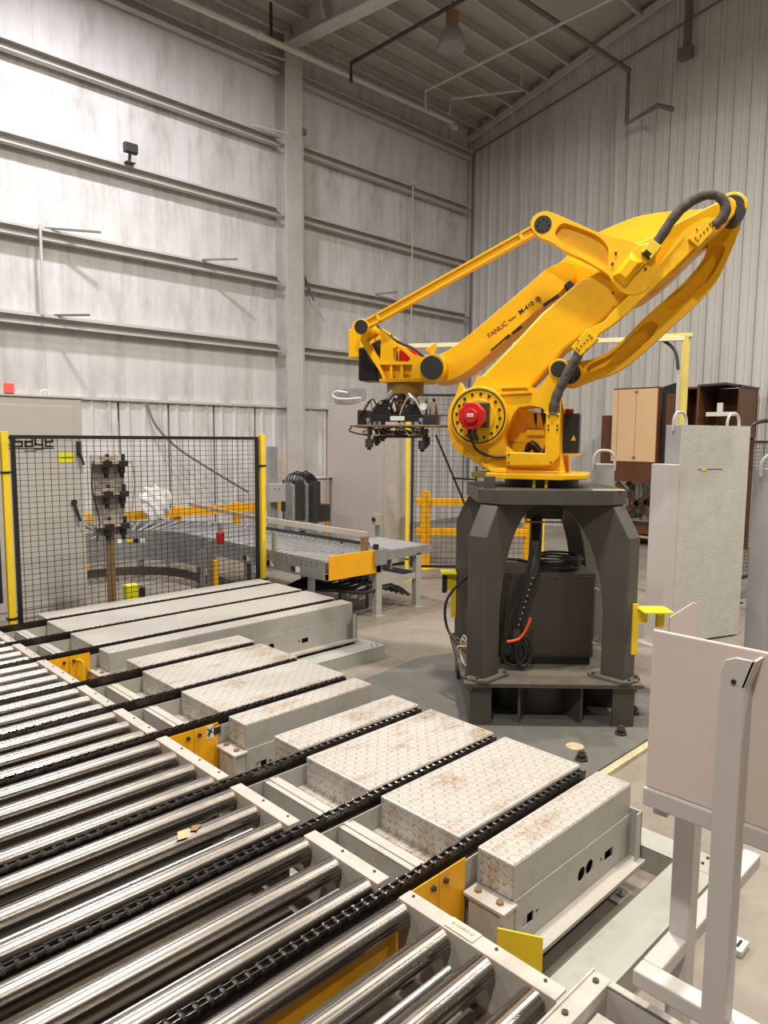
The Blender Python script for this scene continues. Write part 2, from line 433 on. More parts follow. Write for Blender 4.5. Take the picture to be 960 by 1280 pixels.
# rafter from the column
rf = MB().plate([[(YA-.05, 10.2), (YA-.05, 9.72), (YA-.45, 9.72), (2.0, 8.9), (2.0, 10.3)]], 8.97, 8.99, 'YZ')
rf.plate([[(YA-.05, 9.74), (YA-.05, 9.72), (YA-.45, 9.70), (2.0, 8.88), (2.0, 8.9), (YA-.45, 9.74)]], 8.83, 9.13, 'YZ')
rf.plate([[(YA-.05, 10.22), (YA-.05, 10.2), (2.0, 10.3), (2.0, 10.32)]], 8.83, 9.13, 'YZ')
struct(rf.build('trim_3', M['beam']))
struct(MB().bar((8.85, 11.0, 10.75), (8.85, 10.7, 9.7), .07, .07).build('trim_4', M['beam']))
# unseen walls of the hall
struct(MB().box(XM-.15, XM, YM, YA, 0, 13).build('wall_behind', M['hall']))
struct(MB().box(XM, XB, YM-.15, YM, 0, 11).build('wall_near', M['hall']))
# high bay lamp bodies
for p, e, c in LAMPS:
    t = thing('high_bay_lamp', 'lit high bay lamp hanging from the roof, outside the photo', 'lamp', (p[0], p[1], p[2]-.3), 0, 'lit high bay lamps')
    pr = MB(Matrix.Translation(p)).lathe([(.08, .25), (.1, 0), (.28, -.25), (.3, -.3), (.29, -.3), (.09, -.01)], (0,0,0), 24).build('reflector', M['alu'], t, smooth=40)
    MB().cyl((p[0], p[1], p[2]+.2), (p[0], p[1], roofz(p[1])-.02), .02, 8).build('stem', M['whitepipe'], t)
# unlit bell lamp in view
t = thing('bell_lamp', 'unlit glass bell lamp hanging under the roof purlins', 'lamp', (10.45, 9.03, 9.15))
L0 = Matrix.Translation((10.45, 9.03, 9.15))
MB(L0).lathe([(.25, 0), (.26, .02), (.23, .2), (.13, .38), (.1, .42), (.09, .41), (.12, .37), (.22, .19), (.245, .01)], (0,0,0), 24).build('shade', M['glass'], t, smooth=50)
MB(L0).lathe([(.09, .4), (.12, .45), (.12, .62), (.07, .66)], (0,0,0), 16).build('ballast', M['brass'], t, smooth=40)
MB(L0).cyl((0,0,.65), (0,0,roofz(9.03)-9.15-.02), .012, 8).build('stem', M['darkpipe'], t)
# pipes
def pipe(lab, pts, r, mat, cat='pipe', name='pipe', sub=0, fit=None):
    o = MB().tube(pts, r, 10, sub=sub).build(name, mat, smooth=50); return tag(o, lab, cat)
t = thing('sprinkler_pipe', 'long white sprinkler main running along the left wall under the roof', 'pipe', (8, 11.4, 9.3))
MB().tube([(3.0, 11.4, 9.22), (13.3, 11.4, 9.42)], .055, 12).build('pipe', M['whitepipe'], t, smooth=50)
for x in (7.9, 13.3): MB().tube([(x-.08, 11.4, 9.32+.02*(x-8)/5.4), (x+.08, 11.4, 9.32+.02*(x-8)/5.4)], .072, 12).build('coupling', M['whitepipe'], t, smooth=50)
MB().tube([(8.15, 11.4, 9.35), (8.15, 11.4, 10.1)], .03, 8).build('riser', M['darkpipe'], t)
MB().tube([(9.7, 11.4, 9.4), (9.7, 11.4, 10.1)], .012, 8).build('hanger', M['whitepipe'], t)
pipe('dark rusty sprinkler branch pipe bending down near the rafter', [(9.75, 11.0, 9.0), (9.75, 11.0, 9.35), (9.85, 8.3, 9.35+.1), (9.9, 4.0, 9.6)], .035, M['darkpipe'])
pipe('thin white pipe crossing the roof above the bell lamp', [(11.9, 11.0, 9.2), (11.9, 11.0, 9.55), (12.2, 6.2, 9.85), (12.4, 2, 10.1)], .03, M['whitepipe'])
pipe('short white pipe elbow close to the far roof corner', [(12.65, 10.95, 9.25), (12.65, 10.95, 9.6), (13.7, 9.8, 9.75), (13.7, 9.8, 10.3)], .026, M['whitepipe'])
pipe('square green-grey conduit dropping down the right wall', [(11.0, 8.6, 10.4), (14.4, 7.63, 9.67), (14.4, 7.63, 8.62), (14.4, 6.97, 8.78), (14.4, 6.65, 8.60)], .05, M['conduit'], 'conduit', 'conduit')
pipe('thin grey conduit along the right wall under the roof and down the corner', [(XB-.1, 12.05, 1.0), (XB-.1, 12.05, 9.25), (XB-.1, 11.95, 9.36), (XB-.1, 2.0, 11.35)], .022, M['conduit'], 'conduit', 'conduit')
pipe('thin white drop conduit with a bend on the right wall', [(XB-.1, 7.75, 9.85), (XB-.1, 8.15, 9.8), (XB-.1, 8.2, 9.6), (XB-.1, 8.15, 7.3), (XB-.1, 8.15, 4.0)], .018, M['whitepipe'], 'conduit', 'conduit')
t = thing('conduit_bundle', 'bundle of dark conduits ending in a box high on the right wall', 'conduit', (XB-.15, 6.6, 9.7))
for k in range(4): MB().tube([(XB-.12, 6.55+.045*k, 9.8), (XB-.12, 6.55+.045*k, 11.2)], .017, 8).build('conduit', M['conduit'], t)
MB().box(XB-.22, XB-.06, 6.5, 6.76, 9.68, 9.9).build('junction_box', M['conduit'], t, .01)
t = thing('wall_conduit', 'thin white vertical conduit on the left wall, right of the column', 'conduit', (12.6, YA-.3, 1))
MB().tube([(12.55, YA-.28, 8.05), (12.55, YA-.28, 2.4)], .018, 8).build('conduit', M['whitepipe'], t)
MB().box(12.48, 12.62, YA-.32, YA-.24, 7.98, 8.1).build('junction_box', M['whitepipe'], t)
for x, z0, z1, lab in ((4.15, 3.98, 5.36, 'short white conduit between two girts, left end of the left wall'),):
    tag(MB().tube([(x, YA-.3, z1), (x, YA-.3, z0)], .022, 8).build('wall_conduit', M['whitepipe']), lab, 'conduit')
# rods resting on girts
for a, b, lab in (((4.25, 12.06, 5.345), (5.0, 11.7, 5.36), 'dark steel rod sticking off the third girt, far left'), ((7.0, 12.0, 5.33), (7.5, 11.6, 5.36), 'dark rod lying on the girt left of the column'),
                  ((4.35, 12.06, 4.015), (4.75, 11.65, 4.02), 'dark rod on the lowest girt, far left'), ((9.3, 11.99, 5.5), (9.6, 11.98, 4.95), 'dark rod hanging just right of the column'),
                  ((11.4, 12.0, 5.34), (11.8, 11.7, 5.4), 'dark rod lying on the girt right of the column')):
    tag(MB().bar(a, b, .03, .03).build('steel_rod', M['conduit']), lab, 'rod')
# floodlight
t = thing('floodlight', 'small black floodlight clamped on the second girt', 'light', (5.62, 11.95, 6.66))
MB().box(5.52, 5.75, 11.86, 11.95, 6.80, 6.96).build('housing', M['black'], t, .01)
MB().box(5.54, 5.73, 11.852, 11.86, 6.82, 6.94).build('lens', M['blackp'], t)
MB().bar((5.64, 11.95, 6.80), (5.64, 11.98, 6.66), .04, .04).box(5.56, 5.72, 11.9, 12.1, 6.655, 6.67).build('bracket', M['darkpipe'], t)
tag(MB().tube([(3.15, 11.3, 4.6), (3.2, 11.3, 2.0)], .035, 6).build('perforated_rail', M['black']), 'black slotted vertical rail beside the control cabinet at the left edge', 'rail')

# ------------------------------------------------------------------ roller conveyor in front
DZ = .5; PITCH = .1811; Y0R = 1.066; RR = .044; XR0, XR1 = .24, 1.665
t = thing('roller_conveyor', 'wide steel roller conveyor filling the lower left corner', 'conveyor', (1.0, 4.5, 0))
rl = []
nR = 41
src = MB().cyl((XR0, Y0R, DZ-RR), (XR1, Y0R, DZ-RR), RR, 28).build('roller', M['roller'], t, smooth=40, bevel=0)
part_copies(src, 'roller', [(0, k*PITCH, 0) for k in range(1, nR)], t)
for k in range(nR):
    pass
hub = MB().cyl((XR1, Y0R, DZ-RR), (XR1+.012, Y0R, DZ-RR), .036, 16).cyl((XR1, Y0R, DZ-RR), (XR1+.03, Y0R, DZ-RR), .014, 6).build('bearing', M['brass'], t, smooth=40)
part_copies(hub, 'bearing', [(0, k*PITCH, 0) for k in range(1, nR)], t)
CH = [1.69, 2.225, 2.775, 3.502, 4.04, 4.585, 5.315, 5.86, 6.40]
segs = [(1.0, CH[0]-.055)]+[(CH[i]+.05, CH[i+1]-.05) for i in range(8)]+[(CH[8]+.05, 8.5)]
for a, b in segs:
    # C channel: top flange, web, bottom flange
    MB().plate([[(1.68, .24), (1.75, .24), (1.75, .25), (1.688, .25), (1.688, .487), (1.742, .487), (1.742, .495), (1.68, .495)]], a, b, 'XZ').build('side_frame', M['greyb'], t, .003)
    m = MB()
    yy = a+.06
    while yy < b-.03:
        m.cyl((1.722, yy, .495), (1.722, yy, .499), .006, 6); yy += .18
    stuff(m.build('bolts', M['darkpipe'], t))
MB().box(.17, .235, .95, 8.5, .2, .49).build('side_frame', M['greyb'], t, .004)
m = MB()
for yy in (1.1, 2.9, 4.7, 6.5, 8.3): m.box(1.69, 1.76, yy, yy+.07, 0, .25).box(.17, .24, yy, yy+.07, 0, .25)
for i, yy in enumerate((1.1, 2.9, 4.7, 6.5, 8.3)):
    for x in (1.69, .17): MB().box(x, x+.06, yy, yy+.07, 0, .25).box(x-.02, x+.1, yy-.03, yy+.1, 0, .012).build('leg', M['greyb'], t)
# cross members and pan below the rollers
for i, yy in enumerate([1.25+.543*k for k in range(13)]):
    MB().box(.24, 1.68, yy-.04, yy+.04, .27, .31).build('cross_member', M['under_dark'], t)
MB().box(.24, 1.68, .95, 8.4, .12, .13).build('drip_pan', M['under_dark'], t)
# extra thin return rods seen between near rollers
for yy in (1.33, 1.86, 2.42): MB().cyl((.3, yy, .445), (1.6, yy, .445), .011, 10).build('tie_rod', M['alu'], t, smooth=40)
MB().box(1.688, 1.738, 1.31, 1.43, .4975, .4995).build('label', M['cream'], t)
text('A-L02952-D', .018, M['ink'], t, Matrix.Translation((1.714, 1.37, .5)) @ Matrix.Rotation(-PI/2, 4, 'Z'), depth=.0003)

ts = thing('tape_scrap', 'brown torn tape scrap stuck on a roller left of the nearest transfer', 'tape', (1.34, 2.51, .5))
MB().add([(1.29,2.48,.503),(1.34,2.47,.503),(1.38,2.55,.490),(1.33,2.56,.488),(1.31,2.52,.512),(1.36,2.51,.509)],[(0,1,5,4),(4,5,2,3)]).build('tape', M['wood'], ts)
MB().add([(1.35,2.51,.503),(1.38,2.49,.505),(1.42,2.52,.503),(1.39,2.54,.500)],[(0,1,2,3)]).build('tape_end', M['brass'], ts)

# ------------------------------------------------------------------ chain transfers
def link_mb(inner, p=.0435):
    w_ = .0105 if inner else .0155; tk = .0035; h = .012
    mb = MB()
    for s_ in (-1, 1):
        y = s_*w_
        pr = [(-p/2-.009, 0), (-p/2-.006, h*.8), (-p/2+.002, h), (-p/2+.008, h*.7), (p/2-.008, h*.7), (p/2-.002, h), (p/2+.006, h*.8), (p/2+.009, 0)]
        pr = pr+[(x, -z) for x, z in reversed(pr[1:-1])]
        mb.plate([pr], y-tk/2, y+tk/2)
    mb.cyl((-p/2, -.0115, 0), (-p/2, .0115, 0), .0095 if inner else .006, 8)
    if inner: mb.cyl((p/2, -.0115, 0), (p/2, .0115, 0), .0095, 8)
    else: mb.cyl((-p/2, -.021, 0), (-p/2, .021, 0), .004, 6).cyl((p/2, -.021, 0), (p/2, .021, 0), .004, 6)
    return mb
LM = {}
for inner in (0, 1):
    mb = link_mb(inner); me = bpy.data.meshes.new('link'); me.from_pydata(mb.v, [], mb.f)
    b = bmesh.new(); b.from_mesh(me); bmesh.ops.recalc_face_normals(b, faces=b.faces)
    for fc in b.faces: fc.material_index = 1 if False else 0
    b.to_mesh(me); b.free(); me.materials.append(M['chainl'] if 'chainl' in M else M['chaine']); LM[inner] = me
def transfer(ci, xend, lab, single, tread):
    t = thing('chain_transfer', lab, 'chain conveyor', (1.9, CH[ci+1], 0), 0, None)
    Mi = FR[t.name].inverted()
    X0 = .27
    for q in range(3):
        y = CH[ci+q]
        # chain part: guide strip with links riding on it
        g = MB().box(X0, xend-.03, y-.008, y+.008, .445, .484).box(X0, xend-.03, y-.03, y+.03, .425, .445).build('chain', M['chain'], t)
        n = int((xend-.02-X0)/.0435)
        if single:
            for k in range(n):
                o = bpy.data.objects.new('link', LM[k % 2]); COL.objects.link(o); o.parent = g
                o.location = Mi @ Vector((X0+.02+k*.0435, y, .4925))
        else:
            mb = MB()
            for k in range(n):
                l_ = link_mb(k % 2); cx_ = X0+.02+k*.0435
                mb.add([(v[0]+cx_, v[1]+y, v[2]+.4925) for v in l_.v], l_.f)
            stuff(mb.build('links', M['chain'], g))
        # gray flank plates of the chain beam
        for s_ in (-1, 1):
            MB().box(1.76, xend-.05, y+s_*.034-.003, y+s_*.034+.003, .16, .452).box(1.76, xend-.05, y+s_*.045-.012, y+s_*.045+.012, .16, .166).build('beam_plate', M['grey'], t)
    # trough: cross channels between the chain beams
    for q in range(2):
        a, b = CH[ci+q]+.04, CH[ci+q+1]-.04
        MB().box(1.875, 1.962, a, b, .443, .449).box(1.875, 1.881, a, b, .30, .449).box(1.956, 1.962, a, b, .30, .449).box(1.905, 1.932, a, b, .449, .455).build('cross_channel', M['greyb'], t, .002)
        MB().box(2.02, 2.13, a, b, .345, .352).box(2.02, 2.026, a, b, .2, .352).build('ledge', M['tread'], t, .002)
        MB().box(1.9, 1.915, a+.03, a+.045, .38, .395).build('bolt', M['darkpipe'], t)
    # covers
    ys = [(CH[ci+2]+.045, CH[ci+2]+.27), (CH[ci+1]+.035, CH[ci+2]-.05), (CH[ci]+.04, CH[ci+1]-.04), (CH[ci]-.225, CH[ci]-.055)]
    for i, (a, b) in enumerate(ys):
        xs_ = 2.125+(.03 if i == 0 else 0)
        MB().box(xs_, xend, a, b, .352, .4995).build('cover', M[tread], t, .006)
        # plain folded flank toward the viewer
        MB().box(xs_+.004, xend-.002, a-.003, a+.0, .35, .492).build('flank', M['grey'], t)
    # side frame on the near flank
    ya = ys[3][0]; f0 = ya-.004
    fr = [(2.13, .352), (xend+.005, .352), (xend+.005, .15), (2.13, .15)]
    holes = [circ((2.13+(xend-2.13)*.53, .245), .032, 16), circ((2.13+(xend-2.13)*.60, .25), .032, 16)]
    for fx in (.06, .74):
        hx = 2.13+(xend-2.13)*fx
        holes.append([(hx, .215), (hx, .26), (hx+.075, .26), (hx+.075, .215)])
        holes.append(circ((hx+(-.03 if fx > .5 else .1), .24), .01, 8))
    MB().plate([fr]+holes, f0-.006, f0).build('side_panel', M['grey'], t)
    MB().box(2.14, xend, f0+.02, f0+.03, .155, .34).build('hole_shade_sheet', M['black'], t)  # black sheet added behind the holes as their inner shade
    MB().box(2.13, xend+.01, f0-.075, f0, .142, .15).box(2.13, xend+.01, f0-.08, f0-.072, .132, .152).build('bottom_flange', M['greyb'], t, .002)
    MB().box(xend, xend+.012, f0-.055, ya+.17, .13, .38).box(xend-.04, xend+.012, f0-.055, f0-.048, .13, .38).build('end_plate', M['grey'], t, .003)
    MB().box(2.04, 2.13, f0-.02, ya+.17, .335, .35).box(2.05, 2.056, f0-.015, ya+.15, .02, .335).box(2.122, 2.13, f0-.02, f0-.0, .02, .335).box(2.04, 2.05, f0-.02, f0+.0, .02, .335).box(2.056, 2.122, f0-.013, f0-.008, .02, .335).build('mounting_block', M['greyb'], t, .003)
    for yy in (f0+.03, ya+.13): MB().cyl((2.085, yy, .35), (2.085, yy, .36), .016, 6).build('bolt', M['brass'], t)
    # orange guard plate below the nearest chain
    yg = CH[ci]-.045
    MB().box(X0, 1.905, yg-.004, yg, .17, .478).build('guard_plate', M['orange'], t)
    MB().box(1.909, 2.06, yg-.004, yg, .17, .478).build('guard_plate', M['orange'], t)
    for x in (1.87, 1.94): MB().cyl((x, yg-.004, .44), (x, yg-.016, .44), .011, 10).build('knob', M['darkpipe'], t)
    # legs with foot plates
    for x in (2.2, xend-.12):
        for yy in (ya+.03, CH[ci+2]+.2):
            MB().box(x-.03, x+.03, yy-.03, yy+.03, 0, .35).box(x-.06, x+.06, yy-.09, yy+.05, 0, .012).build('leg', M['greyb'], t)
            MB().cyl((x, yy-.07, .012), (x, yy-.07, .045), .01, 8).cyl((x, yy-.07, .02), (x, yy-.07, .03), .018, 6).build('anchor_bolt', M['alu'], t)
    # dark drive housing under the covers
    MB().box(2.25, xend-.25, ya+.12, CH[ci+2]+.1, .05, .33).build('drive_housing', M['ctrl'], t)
    return t
tn = transfer(0, 3.06, 'nearest chain transfer with dusty treadplate covers and orange guard', True, 'tread')
tm = transfer(3, 3.10, 'middle chain transfer with short dusty covers and orange guard with warning sticker', False, 'tread')
tf = transfer(6, 4.545, 'farthest chain transfer with long clean grey treadplate covers beside the mesh fence', False, 'treadc')
# warning sticker on the middle guard
yg = CH[3]-.045-.0045
MB().box(1.985, 2.03, yg-.001, yg, .40, .475).build('sticker', M['mwhite'], tm)
MB().box(2.03, 2.075, yg-.001, yg, .41, .47).build('sticker', M['ink'], tm)
m = MB()
for a, b in (((1.99,.42),(2.02,.46)), ((1.99,.46),(2.025,.43)), ((2.0,.41),(2.01,.44))): m.bar((a[0], yg-.002, a[1]), (b[0], yg-.002, b[1]), .001, .007)
m.build('sticker_symbol', M['ink'], tm)
MB().box(2.035, 2.07, yg-.002, yg-.001, .452, .465).build('sticker_band', M['orange'], tm)
# yellow handle on the far guard
MB().tube([(1.97, CH[6]-.055, .44), (1.97, CH[6]-.10, .45), (1.99, CH[6]-.10, .43), (1.99, CH[6]-.10, .29)], .009, 8).build('handle', M['safety'], tf)
# low reflector flags and green-grey low channels
def low_channel(lab, xa, xb, ya, yb, z, capx):
    t = thing('floor_channel', lab, 'channel', ((xa+xb)/2, ya, 0))
    MB().box(xa, xb, ya, yb, z-.006, z).box(xa, xb, ya, ya+.006, 0.0, z).box(xa, xb, yb-.006, yb, 0.02, z).build('channel', M['green'], t, .002)
    MB().box(xb, xb+.16, ya, yb+.6, z-.006, z+.002).box(xb, xb+.16, ya, ya+.006, 0, z).box(xb, xb+.006, yb, yb+.6, 0, z).build('end_cover', M['green'], t, .002)
    for k in range(4): MB().cyl((xb+.03+.03*k, ya+.03+.05*(k % 2), z+.002), (xb+.03+.03*k, ya+.03+.05*(k % 2), z+.01), .007, 6).build('screw', M['darkpipe'], t)
    return t
low_channel('low pale green steel channel on the floor in front of the nearest transfer', 1.80, 3.22, 1.12, 1.31, .12, 0)
low_channel('low pale green channel on the floor past the middle transfer, reaching to the open floor', 3.2, 4.5, 4.75, 4.98, .12, 0)
t = thing('reflector_flag', 'yellow reflector plate standing beside the nearest transfer block', 'reflector', (1.94, 1.29, 0))
MB().plate([[(0, 0), (.155, 0), (.155, .135), (0, .135)]], 0, .006).build('plate', M['safety'], t)
for c in t.children: c.data.transform(Matrix.Translation((0,0,0)))
t.children[0].matrix_local = FR[t.name].inverted() @ Matrix.Translation((1.905, 1.37, .27)) @ Matrix.Rotation(math.radians(-62), 4, 'Z') @ FR[t.name]
MB().box(1.935, 1.96, 1.285, 1.31, 0, .29).build('stem', M['greyb'], t)
# outgoing frame rails in the bottom right corner
t = thing('rail_frame', 'cream edged steel rail with bolts at the bottom right of the rollers', 'rail', (1.75, .8, 0))
MB().box(1.35, 1.87, .93, .985, .488, .494).box(1.35, 1.87, .98, .988, .40, .50).box(1.35, 1.87, .925, .931, .40, .494).build('rail', M['greyb'], t, .002)
for x in (1.5, 1.66, 1.83): MB().cyl((x, .956, .494), (x, .956, .5), .01, 8).build('bolt', M['darkpipe'], t)
MB().box(1.84, 1.87, .1, .925, .485, .492).box(1.84, 1.846, .1, .925, .25, .492).build('cross_rail', M['greyb'], t, .002)
MB().box(1.60, 1.78, .80, .92, .44, .447).box(1.60, 1.78, .80, .806, .2, .447).build('bracket', M['greyb'], t, .002)
MB().box(1.45, 1.51, .93, .98, 0, .48).box(1.84, 1.9, .2, .26, 0, .48).build('leg', M['greyb'], t)

# ------------------------------------------------------------------ operator stand, right foreground
t = thing('steel_stand', 'grey tubular steel stand carrying a beige board, right foreground', 'stand', (2.0, .7, 0))
XS = 1.80
MB().box(XS, XS+.012, .0, .82, 1.165, 1.60).build('board', M['board'], t, .004)
MB().box(XS-.01, XS+.05, .0, .822, 1.115, 1.165).build('rail', M['stand'], t, .004)
MB().box(1.78, 1.84, .0, .822, .59, .64).build('foot_tube', M['stand'], t, .006)
MB().box(1.84, 2.63, .765, .822, .59, .64).build('foot_tube', M['stand'], t, .006)
MB().plate([[(.565, 0), (.622, 0), (.622, 1.55), (.612, 1.578), (.59, 1.588), (.545, 1.588), (.565, 1.52)]], 1.742, 1.752, 'YZ').plate([[(.565, 0), (.572, 0), (.572, 1.52), (.565, 1.52)]], 1.752, XS, 'YZ').build('front_post', M['stand'], t, .002)
MB().add([(1.742,.565,1.52),(1.742,.545,1.588),(XS,.545,1.588),(XS,.565,1.52),(1.742,.572,1.52),(1.742,.552,1.588),(XS,.552,1.588),(XS,.572,1.52)],[(0,1,2,3),(7,6,5,4),(0,4,5,1),(1,5,6,2),(2,6,7,3),(3,7,4,0)]).build('gusset', M['stand'], t)
MB().cyl((1.738, .59, 1.53), (1.742, .59, 1.53), .006, 8).build('bolt', M['ink'], t)
MB().box(2.0, 2.06, .76, .82, 0, 1.13).build('back_post', M['stand'], t, .006, seg=3)
MB().box(XS+.03, 2.03, .77, .81, 1.08, 1.13).build('arm', M['stand'], t, .004)
t = thing('outlet_box', 'small white outlet cover on the floor behind the stand foot', 'cover', (3.1, .75, 0))
MB().box(2.93, 3.02, .90, .99, 0, .03).build('cover', M['mwhite'], t, .004)
MB().box(2.95, 3.0, .92, .93, .03, .034).build('slot', M['ink'], t)

# ------------------------------------------------------------------ pillars and tall slab on the right
def loop_handle(c, d, w_, h, r, parent):
    c = Vector(c); d = Vector(d)
    pts = [c-d*w_/2-Vector((0,0,.06)), c-d*w_/2+Vector((0,0,h*.4)), c-d*w_*.3+Vector((0,0,h*.9)), c+Vector((0,0,h)), c+d*w_*.3+Vector((0,0,h*.9)), c+d*w_/2+Vector((0,0,h*.4)), c+d*w_/2-Vector((0,0,.06))]
    MB().tube(pts, r, 8, sub=4).build('lifting_loop', M['hosegrey'], parent, smooth=60)
def wpost(lab, p, ang, wx, wy, h, mat, cat='pillar', loops=1):
    t = thing('steel_pillar', lab, cat, (p[0], p[1], 0), ang)
    F_ = FR[t.name]
    MB(F_).box(0, wx, 0, wy, 0, h).build('shaft', mat, t, .008)
    MB(F_).box(-.06, wx+.06, -.06, wy+.06, 0, .015).build('foot_plate', mat, t)
    for a in (-.035, wx+.035): MB(F_).cyl((a, -.03, .015), (a, -.03, .04), .014, 6).build('bolt', M['ink'], t)
    u = F_.to_3x3() @ Vector((1, 0, 0))
    if loops: loop_handle(F_ @ Vector((wx/2, wy/2, h)), u, wx*1.15, .12, .013, t)
    return t
a1 = math.atan2(-.34, .94)
wpost('grey post with a lifting loop standing behind the robot pedestal', (5.86, 3.26), math.radians(-50), .16, .16, 1.88, M['lav'])
wpost('grey post with a lifting loop at the right edge', (5.78, 1.765), math.radians(-30), .3, .2, 1.89, M['lav'])
t = thing('tall_slab', 'tall rough white painted slab with two lifting loops, right of the robot', 'slab', (7.5, 2.9, 0), a1)
F_ = Matrix.Translation((7.08, 3.03, 0)) @ Matrix.Rotation(a1, 4, 'Z')
MB(F_).box(0, .98, .0, .006, .02, 2.25).build('face', M['slab'], t)
MB(F_).box(0, .98, .006, .2, .02, 2.25).build('body', M['lav'], t, .006)
MB(F_).box(.25, .6, -.002, 0, 1.803, 1.809).build('scuff', M['ctrl'], t)
MB(F_).box(.3, .37, -.003, 0, 1.79, 1.815).build('scuff', M['safety'], t)
u = F_.to_3x3() @ Vector((1, 0, 0)); 
for x in (.08, .84): loop_handle(F_ @ Vector((x, .1, 2.25)), u, .17, .13, .015, t)
t = thing('steel_pillar', 'lower grey square pillar pressed against the left edge of the tall slab', 'pillar', (6.9, 3.1, 0), a1)
F_ = Matrix.Translation((6.92, 3.06, 0)) @ Matrix.Rotation(a1, 4, 'Z')
MB(F_).box(0, .14, 0, .24, 0, 1.86).build('shaft', M['stand'], t, .008)
MB(F_).box(-.07, .2, -.06, .3, 0, .015).build('foot_plate', M['stand'], t)
t = thing('guide_plate', 'pale clipped corner plate standing between slab and board', 'plate', (5.3, 2.25, 0))
F_ = Matrix.Translation((5.29, 2.28, 0)) @ Matrix.Rotation(math.radians(-48), 4, 'Z')
MB(F_).plate([[(0, 0), (.2, 0), (.2, .86), (.17, .87), (0, .75)]], 0, .02).build('plate', M['board'], t, .003)
MB(F_).box(-.05, .25, -.06, .08, 0, .012).build('foot_plate', M['grey'], t)

# ------------------------------------------------------------------ robot pedestal
PC = Vector((4.81, 3.15, 0))
t = thing('robot_pedestal', 'dark bronze four-legged steel pedestal under the yellow robot', 'pedestal', tuple(PC), math.radians(-45))
PF = FR[t.name]           # local x = right, local y = away from the viewer
ZP, ZT = .345, 1.735
def octa(h, c): return [(-h+c,-h),(h-c,-h),(h,-h+c),(h,h-c),(h-c,h),(-h+c,h),(-h,h-c),(-h,-h+c)]
MB(PF).box(-.645, .645, -.645, .645, ZP-.018, ZP).build('base_plate', M['pedtop'], t, .004)
MB(PF).box(-.65, .65, -.65, .65, ZP-.03, ZP-.02).build('plate_rim', M['ped'], t)
MB(PF).plate([octa(.545, .14)], ZT-.105, ZT, 'XY').build('top_plate', M['ped'], t, .004)
MB(PF).cyl((0, 0, 0), (0, 0, ZP-.02), .38, 40).build('drum', M['ped'], t, smooth=40)
for k in range(8):
    a = PI/8+k*PI/4
    for s_ in (0,):
        d = Vector((math.cos(a), math.sin(a), 0))
        MB(PF).bar(d*.36+Vector((0,0,ZP/2-.01)), d*.60+Vector((0,0,ZP/2-.01)), .018, ZP-.02).build('gusset', M['ped'], t)
for sx in (-1, 1):
    for sy in (-1, 1):
        # corner box feet below the base plate
        MB(PF).box(min(sx*.58, sx*.44), max(sx*.58, sx*.44), min(sy*.60, sy*.58), max(sy*.60, sy*.58), 0, ZP-.02).box(min(sx*.60, sx*.58), max(sx*.60, sx*.58), min(sy*.60, sy*.40), max(sy*.60, sy*.40), 0, ZP-.02).build('corner_foot', M['ped'], t)
        for q in (0, 1):
            bx = sx*(.60 if q else .60); by = sy*.60
        MB(PF).cyl((sx*.60, sy*.60, ZP), (sx*.60, sy*.60, ZP+.02), .02, 6).cyl((sx*.60, sy*.60, ZP-.07), (sx*.60, sy*.60, ZP-.02), .018, 6).build('bolt', M['brass'], t)
# arched legs: profile in the radial plane, thickness tangential
LO, LI = .80, .61
prof2 = [(LO, ZP), (LI, ZP)]+[(LI-.50*(1-math.cos(k/18*PI/2)), .78+(ZT-.105-.80)*math.sin(k/18*PI/2)) for k in range(19)]+[(.09, ZT-.105), (.655, ZT-.105), (.675, ZT-.125), (LO, 1.40)]
for k in range(4):
    a = PI/4+k*PI/2
    LF = PF @ Matrix.Rotation(a, 4, 'Z')
    MB(LF).plate([prof2], -.082, .082).build('leg', M['ped'], t, .02, seg=3)
    fpts = [(.55, -.13), (.80, -.13), (.85, -.07), (.85, .07), (.80, .13), (.55, .13), (.51, .08), (.51, -.08)]
    MB(LF).plate([fpts], ZP, ZP+.022, 'XY').build('foot_flange', M['pedtop'], t, .003)
    for bx, by in ((.825, .05), (.825, -.05), (.57, .105), (.57, -.105)):
        MB(LF).cyl((bx, by, ZP+.02), (bx, by, ZP+.035), .014, 6).build('bolt', M['ctrl'], t)
MB(PF).box(-.50, -.42, -.40, -.34, ZT, ZT+.09).build('stop_block', M['ped'], t, .005)
MB(PF).box(.27, .5, -.50, -.45, ZT, ZT+.004).build('label', M['cream'], t)
MB(PF).box(-.14, .14, -.16, .1, ZT-.25, ZT-.1).build('connector_box', M['black'], t, .005)
for x in (-.16, .15): MB(PF).bar((x, -.18, ZT-.1), (x*.9, -.18, ZT-.27), .02, .01).build('bracket', M['brass'], t)
MB(PF).bar((-.15, -.18, ZT-.27), (.14, -.18, ZT-.27), .02, .012).build('bracket', M['brass'], t)
# controller box
c = thing('controller_box', 'dark bronze control box inside the robot pedestal', 'box', tuple(PF @ Vector((.04, .05, ZP))), math.radians(-45))
MB(PF).box(-.34, .40, -.2, .32, ZP+.06, 1.07).build('cabinet', M['ctrl'], c, .006)
MB(PF).box(-.31, .38, -.195, .3, ZP, ZP+.06).build('plinth', M['black'], c)
MB(PF).box(-.325, .385, -.206, -.2, ZP+.08, 1.05).build('door', M['ctrl'], c, .003)
for x in (-.25, .1): MB(PF).cyl((x, -.2, 1.03), (x, -.212, 1.03), .008, 8).build('screw', M['ink'], c)
for z in (.95, .52): MB(PF).tube([(.385, -.21, z), (.415, -.235, z), (.385, -.235, z+.02)], .006, 6).build('latch', M['alu'], c)
